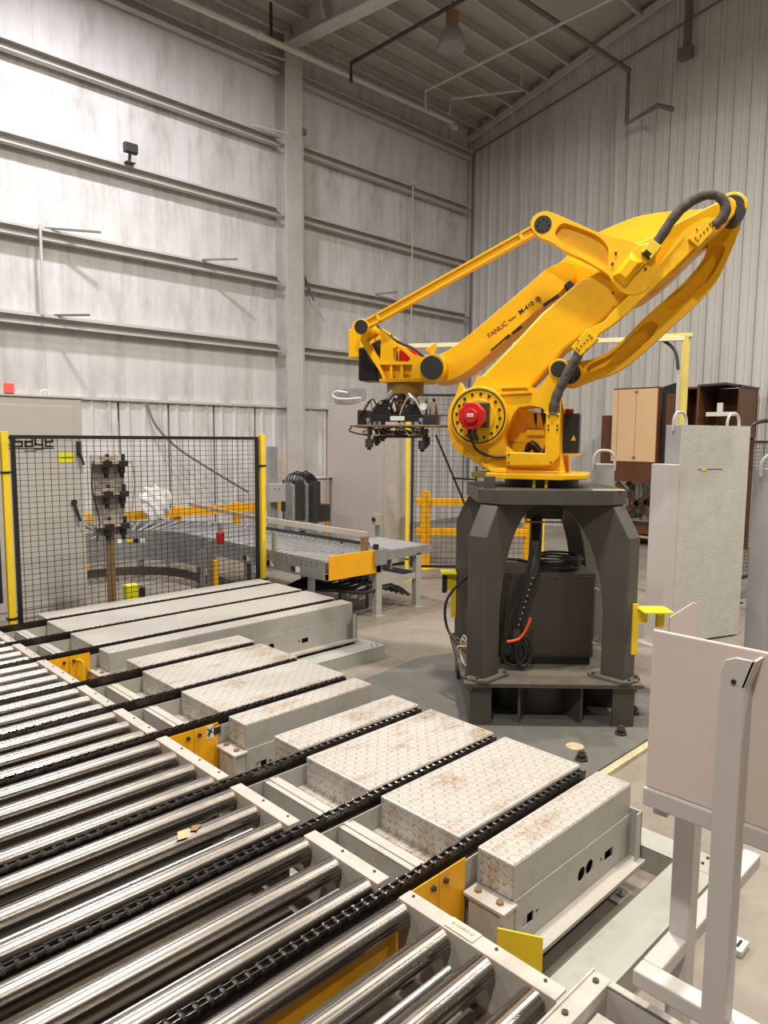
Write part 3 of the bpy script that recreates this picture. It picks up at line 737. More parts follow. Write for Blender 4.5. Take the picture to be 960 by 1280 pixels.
# cables in the pedestal
t2 = thing('cable_bundle', 'thick black cable bundle hanging from the robot base over the control box', 'cable', tuple(PF @ Vector((-.2, -.3, ZP))))
def PFt(pts, r, n=8, sub=5): return MB(PF).tube(pts, r, n, sub=sub)
PFt([(-.05, -.1, 1.55), (-.07, -.2, 1.3), (-.10, -.27, 1.12), (-.14, -.29, 1.0), (-.2, -.29, .82), (-.23, -.29, .7), (-.20, -.30, .55), (-.17, -.3, .43)], .048, 12).build('sheath', M['rubber'], t2, smooth=60)
for k in range(5):
    o_ = random.uniform(-.03, .03)
    PFt([(-.05+o_, -.12, 1.56), (-.07+o_, -.24, 1.3), (-.10-o_, -.31, 1.1), (-.15+o_, -.335, .95), (-.21-o_, -.33, .8), (-.21+o_, -.34, .6), (-.2+o_*2, -.33, .42)], .014, 8).build('cable', M['rubber'], t2, smooth=60)
m = MB(PF)
for k in range(9): m.cyl((-.115-.012*k, -.345, 1.06-.045*k), (-.115-.012*k, -.352, 1.06-.045*k), .007, 6)
m.build('fasteners', M['alu'], t2)
PFt([(-.12, -.33, .75), (-.15, -.36, .68), (-.21, -.38, .6), (-.3, -.38, .575)], .012).build('orange_hose', M['orangehose'], t2, smooth=60)['label'] = 'orange hose'
MB(PF).tube([(-.24+.09*math.cos(a), -.35, .48+.1*math.sin(a)) for a in [2*PI*k/16 for k in range(16)]], .014, 8, closed=True).build('cable_loop', M['rubber'], t2, smooth=60)
MB(PF).tube([(-.17+.06*math.cos(a), -.36, .5+.12*math.sin(a)) for a in [2*PI*k/16 for k in range(16)]], .016, 8, closed=True).build('cable_loop', M['rubber'], t2, smooth=60)
MB(PF).box(-.25, -.2, -.37, -.33, .55, .67).build('connector', M['ctrl'], t2)
t2 = thing('coiled_cable', 'coil of black cable lying on top of the control box', 'cable', tuple(PF @ Vector((.15, .0, 1.07))))
m = MB(PF)
for k in range(6):
    r_ = .17+.012*random.random()
    ox, oy = random.uniform(-.015, .015), random.uniform(-.015, .015)
    m.tube([(.16+ox+r_*math.cos(a), .0+oy+r_*.75*math.sin(a), 1.082+.019*k+.006*math.sin(2*a+k)) for a in [2*PI*q/24 for q in range(24)]], .0095, 6, closed=True)
m.build('coil', M['rubber'], t2, smooth=60)
MB(PF).tube([(.0, .0, 1.1), (-.15, .1, 1.12), (-.35, .25, 1.1), (-.5, .4, 1.08)], .012, 8, sub=5).build('tail', M['rubber'], t2, smooth=60)
t2 = thing('loose_cable', 'black cable looping out left of the robot pedestal', 'cable', tuple(PF @ Vector((-.7, -.1, ZP))))
MB(PF).tube([(-.42, .1, 1.0), (-.6, -.05, .98), (-.74, -.1, .82), (-.73, -.1, .6), (-.62, -.25, .48), (-.52, -.35, .42)], .011, 8, sub=6).build('cable', M['rubber'], t2, smooth=60)
for k in range(4):
    MB(PF).tube([(-.58, -.33, .52), (-.62-.015*k, -.3, .6-.03*k), (-.64, -.3, .45), (-.6, -.36, .375), (-.5, -.42, .375+.01*k)], .005, 6, sub=5).build('wire', [M['cream'], M['hosegrey'], M['brass'], M['cream']][k], t2)
MB(PF).box(-.6, -.57, -.32, -.28, .47, .56).build('connector', M['orangehose'], t2, .005)
# yellow brackets
def ybr(lab, x, y, z0, z1, s_):
    t = thing('yellow_bracket', lab, 'bracket', tuple(PF @ Vector((x, y, z0))))
    MB(PF).box(x, x+.04, y-.02, y, z0, z1).build('strip', M['safety'], t)
    MB(PF).box(x+.03*s_ if s_ > 0 else x-.22, x+.24*s_ if s_ > 0 else x, y-.16, y+.04, z1-.035, z1-.025).build('shelf', M['lime'], t)
    MB(PF).box(x+.04, x+.1, y-.03, y, z1-.13, z1-.035).build('gusset', M['safety'], t)
    MB(PF).box(x+.16, x+.21, y-.06, y-.02, z1-.16, z1-.05).box(x+.175, x+.195, y-.065, y-.06, z1-.15, z1-.08).build('sensor', M['safety'], t)
    return t
ybr('yellow bracket with shelf plate on the right leg of the pedestal', .555, -.60, .56, .93, 1)
t = thing('yellow_bracket', 'small yellow bracket on the left rear leg of the pedestal', 'bracket', tuple(PF @ Vector((-.62, .52, .6))))
MB(PF).box(-.66, -.62, .40, .42, .56, .93).build('strip', M['safety'], t)
MB(PF).box(-.75, -.62, .34, .54, .945, .955).build('shelf', M['lime'], t)
MB(PF).box(-.70, -.66, .39, .43, .80, .945).build('gusset', M['safety'], t)
MB(PF).box(-.74, -.70, .38, .42, .78, .93).build('sensor', M['ink'], t)
# steel plate on the floor with anchor bolts
t = thing('floor_plate', 'grey steel plate bolted to the floor under the pedestal', 'plate', (4.7, 3.2, 0))
MB().plate([[(3.7, 2.13), (5.3, 2.13), (5.9, 2.9), (5.9, 4.1), (4.9, 4.5), (3.35, 4.3), (3.25, 3.6), (3.25, 2.5)]], 0, .014, 'XY').build('plate', M['dplate'], t)
for x, y in ((3.58, 3.84), (3.23+.1, 4.1), (3.70, 2.85), (4.05, 2.28), (4.62, 2.3), (5.05, 2.42), (5.6, 4.05)):
    b_ = MB().cyl((x, y, .014), (x, y, .03), .045, 6).cyl((x, y, .03), (x, y, .075), .018, 10).cyl((x, y, .045), (x, y, .06), .034, 6).build('anchor_bolt', M['ctrl'], t)
for x, y in ((4.2, 2.42), (3.68, 3.55)): MB().cyl((x, y, .014), (x, y, .016), .06, 20).build('hole_cover', M['ply'], t)
tag(MB().box(3.4, 6.2, 2.05, 2.10, 0, .03).build('timber_strip', M['ply']), 'yellowed timber strip along the near edge of the steel floor plate', 'strip')

# ------------------------------------------------------------------ robot
rb = thing('palletizing_robot', 'large yellow four-axis palletizing robot arm on the dark pedestal', 'robot', (PC.x, PC.y, ZT), math.radians(117))
RF = Matrix.Translation(PC) @ Matrix.Rotation(math.radians(117), 4, 'Z')   # x forward to wrist, y toward viewer, z up
def P_(loops, y0, y1, name, mat, parent=rb, bevel=.008, it=0, seg=2):
    ls = [soft(l, it) if it else l for l in loops]
    return MB(RF).plate(ls, y0, y1).build(name, mat, parent, bevel, seg=seg)
Y = M['yellow']
def cyl_y(c, y0, y1, r, name, mat, parent=rb, n=32, bevel=.004): return MB(RF).cyl((c[0], y0, c[1]), (c[0], y1, c[1]), r, n).build(name, mat, parent, bevel, smooth=35)
MB(RF).cyl((0, 0, ZT), (0, 0, ZT+.065), .285, 48).cyl((0, 0, ZT), (0, 0, ZT+.03), .24, 40).build('slewing_ring', M['black'], rb, smooth=40)
body = MB(RF).plate([[(.36, -.3), (.42, -.2), (.42, .28), (.3, .36), (-.2, .36), (-.36, .2), (-.36, -.2), (-.2, -.36), (.25, -.36)]], ZT+.065, ZT+.105, 'XY').build('turntable', Y, rb, .008)
MB(RF).box(.30, .50, .12, .3, ZT+.07, ZT+.11).build('stop_lug', M['mustard'], rb, .005)
for x in (.02, -.07): MB(RF).tube([(x, .30, ZT+.06), (x, .31, ZT-.0)], .012, 8).build('pin', M['safety'], rb)
side = [(0.699,2.15),(0.705,2.27),(0.699,2.33),(0.654,2.42),(0.636,2.457),(0.617,2.53),(0.577,2.463),(0.512,2.487),(0.481,2.582),(0.391,2.567),(0.325,2.485),(0.075,2.493),(0.031,2.474),(0.001,2.492),(-0.045,2.559),(-0.075,2.570),(-0.110,2.56),(-0.135,2.496),(-.15,2.3),(-.165,2.0),(-0.202,1.825),(0.349,1.835),(0.494,1.925),(0.60,1.995),(0.66,2.06)]
win = [(-0.054,2.288),(-0.016,2.332),(0.071,2.351),(0.158,2.339),(0.194,2.289),(0.236,2.201),(0.266,2.126),(0.251,2.050),(0.199,2.000),(-0.06,1.991)]
P_([side, list(reversed(win))], .13, .25, 'side_casting', Y, it=0, bevel=.012, seg=3)
P_([[(0.64,2.15),(0.65,2.3),(0.6,2.42),(.48,2.5),(.3,2.42),(.05,2.44),(-.1,2.5),(-.15,2.3),(-.2,1.84),(.35,1.84),(.5,1.93)], list(reversed(win))], -.33, -.2, 'side_casting', Y, bevel=.01)
# raised edge ribs on the near casting
P_([[(0.31,2.49),(0.075,2.497),(0.06,2.44),(0.30,2.43)], [(.29,2.475),(.28,2.45),(.09,2.455),(.10,2.478)]], .25, .268, 'rib', Y, bevel=.003)
P_([[(.67,2.07),(.62,2.0),(.5,1.93),(.35,1.845),(-.19,1.83),(-.19,1.86),(.34,1.875),(.48,1.955),(.58,2.03),(.64,2.09)]], .25, .28, 'rib', Y, bevel=.005)
MB(RF).bar((.45, .0, 1.95), (.2, .0, 1.9), .5, .08).build('floor_web', Y, rb, .01)
MB(RF).box(.2, .45, -.2, .13, 1.86, 1.96).build('core', Y, rb, .01)
P_([[(.25, 2.0), (.05, 1.9), (-.05, 2.1), (.0, 2.3), (.15, 2.33), (.3, 2.28), (.42, 2.1)]], -.1, .02, 'counter_casting', Y, bevel=.02, it=1)
# gear disc, bolts, motor
JC = (.455, 2.27)
cyl_y(JC, .25, .30, .225, 'gear_disc', Y, bevel=.006, n=48)
MB(RF).tube([(JC[0]+.203*math.cos(a), .302, JC[1]+.203*math.sin(a)) for a in [2*PI*k/48 for k in range(48)]], .0055, 6, closed=True).build('disc_groove', M['ink'], rb)  # dark ring laid on the face as the shaded groove
cyl_y(JC, .30, .315, .13, 'hub_plate', Y, n=40)
bsrc = None
for k in range(16):
    a = 2*PI*k/16+.1
    cyl_y((JC[0]+.168*math.cos(a), JC[1]+.168*math.sin(a)), .298, .309, .0115, 'bolt', M['ink'], n=10, bevel=0)
P_([[(.36, 2.18), (.36, 2.37), (.56, 2.37), (.56, 2.18)]], .315, .40, 'motor_adapter', M['darkred'], bevel=.012)
def ng(c, r, n, rot=0): return [(c[0]+r*math.cos(2*PI*i/n+rot), c[1]+r*math.sin(2*PI*i/n+rot)) for i in range(n)]
MC = (.455, 2.263)
P_([ng(MC, .085, 8, PI/8)], .40, .48, 'motor_body', M['darkred'], bevel=.006)
mt = P_([ng(MC, .102, 8, PI/8)], .48, .56, 'servo_motor', M['red'], bevel=.008)
P_([ng(MC, .055, 8, PI/8)], .56, .60, 'motor_cap', M['red'], mt, bevel=.006)
P_([[(.425, 2.165), (.425, 2.19), (.49, 2.19), (.49, 2.165)]], .56, .585, 'plug', M['red'], mt, bevel=.004)
P_([[(.43, 2.255), (.43, 2.28), (.48, 2.28), (.48, 2.255)]], .60, .602, 'label', M['mwhite'], mt, bevel=0)
text('FANUC', .014, M['inkr'], mt, RF @ Matrix.Translation((.455, .6035, 2.267)) @ Matrix.Rotation(PI, 4, 'Z') @ Matrix.Rotation(PI/2, 4, 'X'), depth=.0003)
for x in (.43, .47): MB(RF).tube([(x, .53, 2.17), (x, .54, 2.13), (x-.01, .5, 2.09)], .017, 8, sub=3).build('connector', M['ink'], rb, smooth=60)
MB(RF).tube([(.455, .5, 2.10), (.45, .42, 2.03), (.406, .33, 1.985), (.33, .27, 1.96), (.2, .26, 1.965)], .011, 8, sub=6).build('motor_cable', M['rubber'], rb, smooth=60)
# L shaped cable duct on the casting
P_([[(-.055,2.29),(-.155,2.288),(-.16,1.975),(-.10,1.905),(.225,1.9),(.235,1.998),(-.055,1.994)]], .27, .33, 'cable_tray', Y, bevel=.006)
for x, z in ((-.075,2.27),(-.14,2.27),(-.075,2.2),(-.14,2.2),(-.075,2.17),(-.14,2.17),(.21,1.92),(.21,1.98),(-.1,1.93)): cyl_y((x, z), .33, .336, .007, 'screw', M['ink'], n=8, bevel=0)
# cables and black box inside / behind
for k in range(6): MB(RF).tube([(-.04+.02*k, -.02+.02*(k % 3), 2.30), (-.05+.02*k, 0, 2.1), (-.03+.025*k, 0, 1.99)], .012, 6, sub=4).build('cable', M['rubber'], rb, smooth=60)
MB(RF).box(-.02, .12, .03, .05, 2.13, 2.17).build('cable_clamp', M['safety'], rb)
MB(RF).tube([(.12, 0, 2.0), (.08, .02, 2.06), (.02, .02, 2.0)], .03, 8, sub=4).build('connector', M['rubber'], rb)
sb = MB(RF).box(-.275, -.155, -.22, .0, 1.99, 2.30).build('servo_box', M['blackp'], rb, .006)
MB(RF).cyl((-.19, -.08, 2.30), (-.19, -.08, 2.335), .035, 16).build('red_cap', M['red'], sb, .004)
MB(RF).box(-.285, -.15, -.23, .01, 1.975, 1.99).build('bracket', Y, rb)
P_([[(-.235, 2.13), (-.255, 2.09), (-.215, 2.09)]], .0, .003, 'warning_label', M['safety'], sb, bevel=0)
# lower arm (J2)
J2 = [(0.56,2.40),(0.523,2.514),(0.437,2.598),(0.228,2.803),(0.014,3.030),(-0.244,3.246),(-0.360,3.301),(-0.528,3.380),(-0.732,3.255),(-0.673,3.131),(-0.551,3.076),(-0.352,2.898),(-0.158,2.755),(-0.040,2.617),(0.081,2.489),(0.2,2.33),(.3,2.15),(.45,2.08),(.58,2.15),(.62,2.28)]
P_([J2], -.06, .21, 'lower_arm', Y, bevel=.022, seg=3)
# upper arm (J3)
J3 = [(1.013,2.608),(1.022,2.69),(0.98,2.76),(0.90,2.775),(0.806,2.765),(0.624,2.885),(0.267,3.166),(-0.095,3.462),(-0.231,3.593),(-0.357,3.656),(-0.513,3.715),(-0.650,3.752),(-0.813,3.765),(-0.975,3.76),(-1.147,3.762),(-1.197,3.795),(-1.252,3.805),(-1.315,3.779),(-1.340,3.706),(-1.323,3.643),(-1.253,3.611),(-1.168,3.546),(-1.053,3.450),(-0.864,3.249),(-0.677,3.123),(-0.535,3.153),(-0.357,3.321),(-0.254,3.287),(-0.168,3.233),(0.098,3.055),(0.384,2.795),(0.561,2.656),(0.690,2.576),(0.816,2.546),(0.938,2.555)]
P_([soft(J3, 1)], -.27, -.07, 'upper_arm', Y, bevel=.02, seg=3)
P_([soft([(1.013,2.608),(1.022,2.69),(0.98,2.76),(0.90,2.775),(0.806,2.765),(0.624,2.885),(0.267,3.166),(-.08,3.45),(-.25,3.38),(-.1,3.19),(0.098,3.055),(0.384,2.795),(0.561,2.656),(0.690,2.576),(0.816,2.546),(0.938,2.555)],1)], -.07, .07, 'arm_front_box', Y, bevel=.02, seg=3)
for x0, z0, x1, z1 in ((.41,2.80,.27,2.92),(.02,3.13,-.09,3.20),(.25,2.93,.18,2.98)):
    MB(RF).bar((x0, .045, z0-.015), (x1, .045, z1-.015), .06, .012).build('slot', M['ink'], rb)
MB(RF).bar((-.15, 0.05, 3.22), (-.2, .05, 3.26), .1, .07).build('stopper', M['black'], rb, .01)
# cast plate joining elbow and rear boss, in front of the arm
P_([soft([(-0.563,3.444),(-0.792,3.552),(-0.974,3.638),(-1.146,3.715),(-1.22,3.75),(-1.27,3.70),(-1.25,3.60),(-1.026,3.404),(-0.854,3.216),(-0.700,3.126),(-0.587,3.260)],1)], .12, .22, 'rear_arm_plate', Y, bevel=.01)
P_([[( -.4,3.2),(-.4,3.5),(-.8,3.52),(-1.15,3.7),(-1.28,3.7),(-1.2,3.58),(-.85,3.25),(-.65,3.14)]], -.08, .12, 'rear_arm_core', Y, bevel=.01)
cyl_y((-.62, 3.27), -.3, .25, .155, 'elbow_boss', Y, n=40, bevel=.01)
cyl_y((-1.248, 3.70), -.3, .14, .098, 'rear_boss', Y, n=32, bevel=.008)
cyl_y((-1.248, 3.70), .14, .155, .075, 'boss_cap', M['ink'], n=28)
cyl_y((-1.262, 3.655), -.0, .165, .07, 'boss_ring', M['rubber'], n=28)
# wrist joint boss
cyl_y((.858, 2.655), -.3, .17, .112, 'wrist_boss', Y, n=36, bevel=.008)
cyl_y((.858, 2.655), .17, .20, .092, 'wrist_cap', M['blackp'], n=36)
# triangle link
tri = [(0.079,3.596),(0.104,3.650),(0.080,3.708),(0.014,3.735),(-0.048,3.722),(-0.219,3.633),(-0.359,3.560),(-0.453,3.520),(-0.578,3.487),(-0.734,3.406),(-0.780,3.291),(-0.745,3.164),(-0.656,3.108),(-0.577,3.115),(-0.515,3.164),(-0.475,3.227),(-0.452,3.262),(-0.312,3.360),(-0.142,3.444),(-0.055,3.512),(0.032,3.549)]
pock = [(-0.073,3.545),(-0.085,3.60),(-0.115,3.635),(-0.160,3.636),(-0.443,3.500),(-0.455,3.325),(-0.42,3.297),(-0.359,3.324)]
tl = P_([soft(tri, 1)], .22, .275, 'triangle_link', Y, bevel=.008)
P_([soft(tri, 1), soft(list(reversed(pock)), 2)], .275, .315, 'rim', Y, tl, bevel=.006)
cyl_y((.010, 3.64), .315, .318, .062, 'pivot_cap', M['ink'], n=28, bevel=0)
for k in range(8):
    a = 2*PI*k/8; cyl_y((.010+.04*math.cos(a), 3.64+.04*math.sin(a)), .318, .322, .008, 'bolt', M['blackp'], n=8, bevel=0)
# hexagonal cover on the elbow
hexo = [(-0.488,3.245),(-0.603,3.400),(-0.645,3.436),(-0.714,3.453),(-0.775,3.393),(-0.766,3.355),(-0.688,3.305),(-0.568,3.167)]
hx = MB(RF)
top = [(-0.515,3.25),(-0.61,3.37),(-0.66,3.30),(-0.575,3.20)]
hx.plate([hexo], .25, .335); hx.build('elbow_cover', Y, rb, .006)
MB(RF).add([(-0.488,.335,3.245),(-0.603,.335,3.400),(-0.682,.335,3.322),(-0.568,.335,3.167),(-.53,.39,3.25),(-.60,.39,3.34),(-.65,.39,3.31),(-.575,.39,3.215)],
           [(0,1,5,4),(1,2,6,5),(2,3,7,6),(3,0,4,7),(4,5,6,7),(3,2,1,0)]).build('cover_facet', Y, rb)
for x, z in ((-.50,3.40),(-.49,3.13),(-.75,3.36),(-.7,3.28),(-.48,3.33)): cyl_y((x, z), .315, .325, .009, 'screw', M['ink'], n=8, bevel=0)
# second levelling rod and its cable boxes
duct = [(-0.940,3.481),(-1.019,3.412),(-0.888,3.278),(-0.704,3.100),(-0.587,2.980),(-0.488,2.901),(-0.413,2.854),(-0.387,2.821),(-0.360,2.816),(-0.292,2.699),(-0.216,2.764),(-0.319,2.885),(-0.438,2.937),(-0.490,3.001),(-0.619,3.127),(-0.770,3.275)]
P_([duct], .25, .31, 'cable_duct', Y, bevel=.005)
P_([[(-0.964,3.457),(-1.082,3.583),(-1.151,3.529),(-1.029,3.397)]], .24, .345, 'duct_box', Y, bevel=.004)
P_([[(-0.224,2.756),(-0.285,2.695),(-0.407,2.814),(-0.325,2.876)]], .25, .345, 'duct_box', Y, bevel=.004)
for cx_, cz_ in ((-1.06, 3.49), (-.31, 2.785)):
    for a, b in ((-.05,.035),(-.035,.05),(.035,-.05),(.05,-.035),(0,0),(-.02,.02),(.02,-.02),(.045,.02),(-.02,-.045)):
        cyl_y((cx_+a, cz_+b), .345, .35, .006, 'screw', M['ink'], n=6, bevel=0)
# rear link
ban = [(-1.141,3.576),(-1.120,3.467),(-1.088,3.386),(-0.998,3.269),(-0.884,3.163),(-0.694,2.989),(-0.608,2.887),(-0.493,2.780),(-0.379,2.718),(-0.245,2.695),(-0.186,2.709),(-0.117,2.668),(-0.100,2.585),(-0.146,2.508),(-0.216,2.494),(-0.344,2.553),(-0.522,2.603),(-0.639,2.683),(-0.774,2.807),(-0.931,2.962),(-1.095,3.113),(-1.194,3.236),(-1.264,3.402),(-1.312,3.552),(-1.335,3.615),(-1.325,3.708),(-1.186,3.72)]
bl = P_([soft(ban, 1)], -.20, -.10, 'rear_link', Y, bevel=.008)
bp1 = [(-0.303,2.662),(-0.494,2.746),(-0.608,2.858),(-0.754,3.000),(-0.833,2.930),(-0.638,2.731),(-0.522,2.654),(-0.328,2.603)]
bp2 = [(-0.900,3.181),(-1.025,3.261),(-1.118,3.411),(-1.150,3.509),(-1.249,3.490),(-1.218,3.393),(-1.157,3.270),(-1.046,3.158),(-0.954,3.072),(-0.880,3.05),(-.84,3.10)]
P_([soft(ban, 1), soft(list(reversed(bp1)), 1), soft(list(reversed(bp2)), 1)], -.10, -.055, 'rim', Y, bl, bevel=.006)
cyl_y((-.19, 2.605), -.22, -.02, .098, 'crank_boss', Y, n=32)
cyl_y((-.19, 2.605), -.02, -.005, .08, 'crank_cap', M['ink'], n=28)
cyl_y((-.13, 2.615), .0, .255, .075, 'lug_boss', Y, n=28)
cyl_y((-.13, 2.615), .255, .262, .06, 'lug_cap', M['ink'], n=28)
# levelling rod, I section
def ibeam(a, b, y0, y1, h, name):
    a = Vector((a[0], 0, a[1])); b = Vector((b[0], 0, b[1])); d = (b-a).normalized(); n_ = Vector((-d.z, 0, d.x))
    ym = (y0+y1)/2
    m = MB(RF)
    for s_ in (-1, 1):
        c = (a+b)/2+n_*s_*(h/2-.008); c.y = ym; m.obox(c, d, (0,1,0), n_, (b-a).length/2, (y1-y0)/2, .008)
    c = (a+b)/2; c.y = ym; m.obox(c, d, (0,1,0), n_, (b-a).length/2, .012, h/2)
    for q in (.07, .93):
        c = a+(b-a)*q; c.y = ym; m.obox(c, d, (0,1,0), n_, .012, (y1-y0)/2, h/2)
    return m.build(name, Y, rb, .003)
ibeam((1.36, 3.0), (.075, 3.61), .255, .31, .072, 'levelling_rod')
cyl_y((1.405, 2.975), .05, .31, .062, 'rod_end', Y, n=28)
cyl_y((1.405, 2.975), .31, .335, .054, 'rod_cap', M['blackp'], n=28)
# wrist casting
wr = [(1.569,3.006),(1.546,3.045),(1.507,3.069),(1.441,3.057),(1.356,3.006),(1.253,2.928),(1.122,2.829),(1.030,2.766),(0.940,2.745),(0.885,2.735),(0.78,2.70),(0.77,2.60),(0.883,2.564),(0.937,2.562),(1.287,2.562),(1.306,2.626),(1.373,2.724),(1.440,2.813),(1.488,2.902),(1.545,2.957)]
w1 = [(1.435,2.892),(1.398,2.925),(1.356,2.954),(1.308,2.922),(1.312,2.718),(1.373,2.802)]
w2 = [(1.205,2.823),(1.168,2.835),(1.108,2.794),(1.053,2.741),(1.066,2.715),(1.200,2.719)]
wp = [(1.316,2.696),(1.039,2.689),(1.046,2.586),(1.268,2.581)]
P_([soft(wr, 1), list(reversed(w1)), list(reversed(w2)), list(reversed(wp))], .04, .12, 'wrist_casting', Y, bevel=.006)
P_([soft(wr, 1), list(reversed(w1)), list(reversed(w2))], -.26, -.20, 'wrist_casting', Y, bevel=.006)
P_([wp], .035, .06, 'pocket_back', Y, bevel=0)
for x in (1.22, 1.13): MB(RF).bar((x, .085, 2.58), (x, .085, 2.695), .02, .06, up=(0,1,0)).build('rib', Y, rb)
for x in (1.22, 1.1): cyl_y((x, 2.60), .03, .07, .02, 'bore', M['mustard'], n=12, bevel=0)
MB(RF).box(.95, 1.32, -.26, .12, 2.555, 2.58).build('wrist_floor', Y, rb, .004)
MB(RF).box(1.39, 1.56, -.26, -.02, 2.58, 2.86).build('cable_box', M['black'], rb, .015)
MB(RF).box(1.555, 1.665, -.2, -.06, 2.78, 3.02).build('end_box', Y, rb, .006)
MB(RF).box(1.04, 1.2, -.16, -.02, 2.59, 2.84).build('wrist_motor', M['red'], rb, .02)
cyl_y((1.36, 2.80), -.18, .0, .11, 'gear_housing', M['ctrl'], n=24)
for k in range(5): MB(RF).tube([(1.42-.03*k, -.05, 2.92), (1.33-.02*k, .0, 2.86+.02*k), (1.26, -.03, 2.75), (1.1+.02*k, 0, 2.70)], .008, 6, sub=4).build('cable', M['rubber'], rb)
MB(RF).tube([(1.36, .1, 3.03), (1.30, .1, 2.96), (1.18, .1, 2.885), (1.03, .1, 2.815), (.95, .1, 2.75), (.9, .05, 2.7)], .013, 8, sub=5).build('wrist_cable', M['rubber'], rb, smooth=60)
P_([[(.95, 2.80), (.92, 2.90), (1.02, 2.84)]], -.22, -.18, 'fin', Y, bevel=.003)
MB(RF).cyl((1.15, -.06, 2.555), (1.15, -.06, 2.46), .155, 32).build('tool_flange', M['mustard'], rb, smooth=40)
# cable sleeves
def sleeve(pts, y, r, nm='cable_sleeve'):
    q = spline([Vector((a, y, b)) for a, b in pts], 5)
    rr = [r*(1+.05*math.sin(i*1.3)+.05*random.uniform(-1, 1)) for i in range(len(q))]
    return MB(RF).tube(q, rr, 12).build(nm, M['sleeve'], rb, smooth=70)
sleeve([(-0.280,2.745),(-0.255,2.68),(-0.214,2.611),(-0.166,2.509),(-0.129,2.423),(-0.109,2.344),(-0.105,2.285)], .31, .036)
sleeve([(-0.735,3.405),(-0.80,3.50),(-0.860,3.597),(-0.927,3.669),(-1.013,3.722),(-1.096,3.735),(-1.161,3.70),(-1.188,3.63),(-1.165,3.57),(-1.12,3.53)], .33, .034)
MB(RF).bar((-.70, .33, 3.36), (-.765, .33, 3.44), .09, .085).build('cable_clamp', M['safety'], rb, .004)
MB(RF).bar((-.695, .34, 3.355), (-.725, .34, 3.39), .07, .07).build('clamp_core', M['ink'], rb, .01)
# lettering on the upper arm: it runs up along the arm on its near face
ang = math.atan2(3.163-2.928, .391-.056)
def arm_text(s_, x, z, size, mat, bold=0, sx=1):
    Mx = RF @ Matrix.Translation((x, .0715, z)) @ Matrix.Rotation(PI, 4, 'Z') @ Matrix.Rotation(PI/2, 4, 'X') @ Matrix.Rotation(ang, 4, 'Z')
    text(s_, size, mat, rb, Mx, depth=.0008, bold=bold, sx=sx)
arm_text('FANUC', .362, 2.946, .054, M['inkr'], .0005)
arm_text('Robot', .250, 3.026, .026, M['ink'])
arm_text('M-410', .146, 3.100, .050, M['ink'], .0012)
arm_text('iB', .058, 3.160, .05, M['ink'], .001)
arm_text('450', .040, 3.138, .018, M['ink'], .0)

# ------------------------------------------------------------------ gripper on the wrist
g = thing('vacuum_gripper', 'suction gripper head with cylinders and hoses under the robot wrist', 'gripper', tuple(RF @ Vector((1.15, -.06, 2.0))), math.radians(117))
GB = lambda *a: MB(RF).box(*a)
GB(.79, 1.55, -.30, .20, 2.19, 2.205).build('base_board', M['brass'], g, .003)
GB(.95, 1.38, .12, .18, 2.235, 2.285).build('black_bar', M['black'], g, .003)
GB(.95, 1.40, -.25, .12, 2.24, 2.26).build('black_plate', M['black'], g)
GB(1.08, 1.20, .182, .186, 2.24, 2.275).build('label', M['mwhite'], g)
for s_ in (-1, 1):
    c0 = 1.165+s_*.135
    P_([[(c0-.095, 2.285), (c0-.02, 2.40), (c0+.02, 2.40), (c0+.095, 2.285)]], .10, .14, 'bracket', M['black'], g, bevel=.006)
    cyl_y((c0, 2.385), .13, .15, .014, 'pin', M['alu'], g, n=12, bevel=0)
    MB(RF).cyl((c0-s_*.0, .05, 2.40), (c0-s_*.12, .05, 2.52), .03, 16).build('cylinder', M['alu'], g, smooth=40)
    MB(RF).cyl((c0, .05, 2.36), (c0, .05, 2.42), .036, 16).build('cylinder_end', M['hosegrey'], g, .006, smooth=40)
    cyl_y((c0+s_*.09, 2.245), .18, .195, .016, 'bolt', M['alu'], g, n=14, bevel=0)
MB(RF).cyl((1.17, -.02, 2.30), (1.17, -.02, 2.46), .035, 20).cyl((1.17, -.02, 2.40), (1.17, -.02, 2.43), .055, 20).build('centre_post', M['brass'], g, smooth=40)
GB(1.05, 1.12, -.1, -.0, 2.28, 2.46).build('post_block', M['mustard'], g, .005)
for x, y, z0, z1, nm in ((1.39, .16, 2.19, 2.0, 'a'), (1.31, .05, 2.17, 2.07, 'b'), (.94, .14, 2.22, 1.99, 'c'), (1.0, -.2, 2.18, 2.02, 'd'), (1.45, -.2, 2.18, 2.03, 'e')):
    MB(RF).cyl((x, y, z0), (x, y, z0-.1), .016, 12).cyl((x, y, z1+.09), (x, y, z1+.02), .034, 16).cyl((x, y, z1+.02), (x, y, z1), .018, 12).build('plunger', M['ctrl'] if nm != 'c' else M['darkpipe'], g, smooth=40)
    cyl_top = MB(RF).cyl((x, y, 2.205), (x, y, 2.26), .022, 12).build('plunger_top', M['galv'], g, smooth=40)
MB(RF).cyl((.87, .10, 2.27), (.87, .10, 2.39), .026, 16).build('pressure_tank', M['alu'], g, smooth=40)
cyl_y((.935, 2.35), .12, .15, .035, 'gauge', M['alu'], g, n=20)
cyl_y((.935, 2.35), .15, .152, .028, 'gauge_face', M['mwhite'], g, n=20, bevel=0)
GB(.83, .95, .02, .16, 2.205, 2.29).build('valve_block', M['blackp'], g, .008)
GB(1.44, 1.52, -.1, .1, 2.205, 2.33).build('valve_block', M['blackp'], g, .008)
GB(1.0, 1.35, -.2, .1, 2.10, 2.16).build('lower_plate', M['black'], g, .006)
random.seed(3)
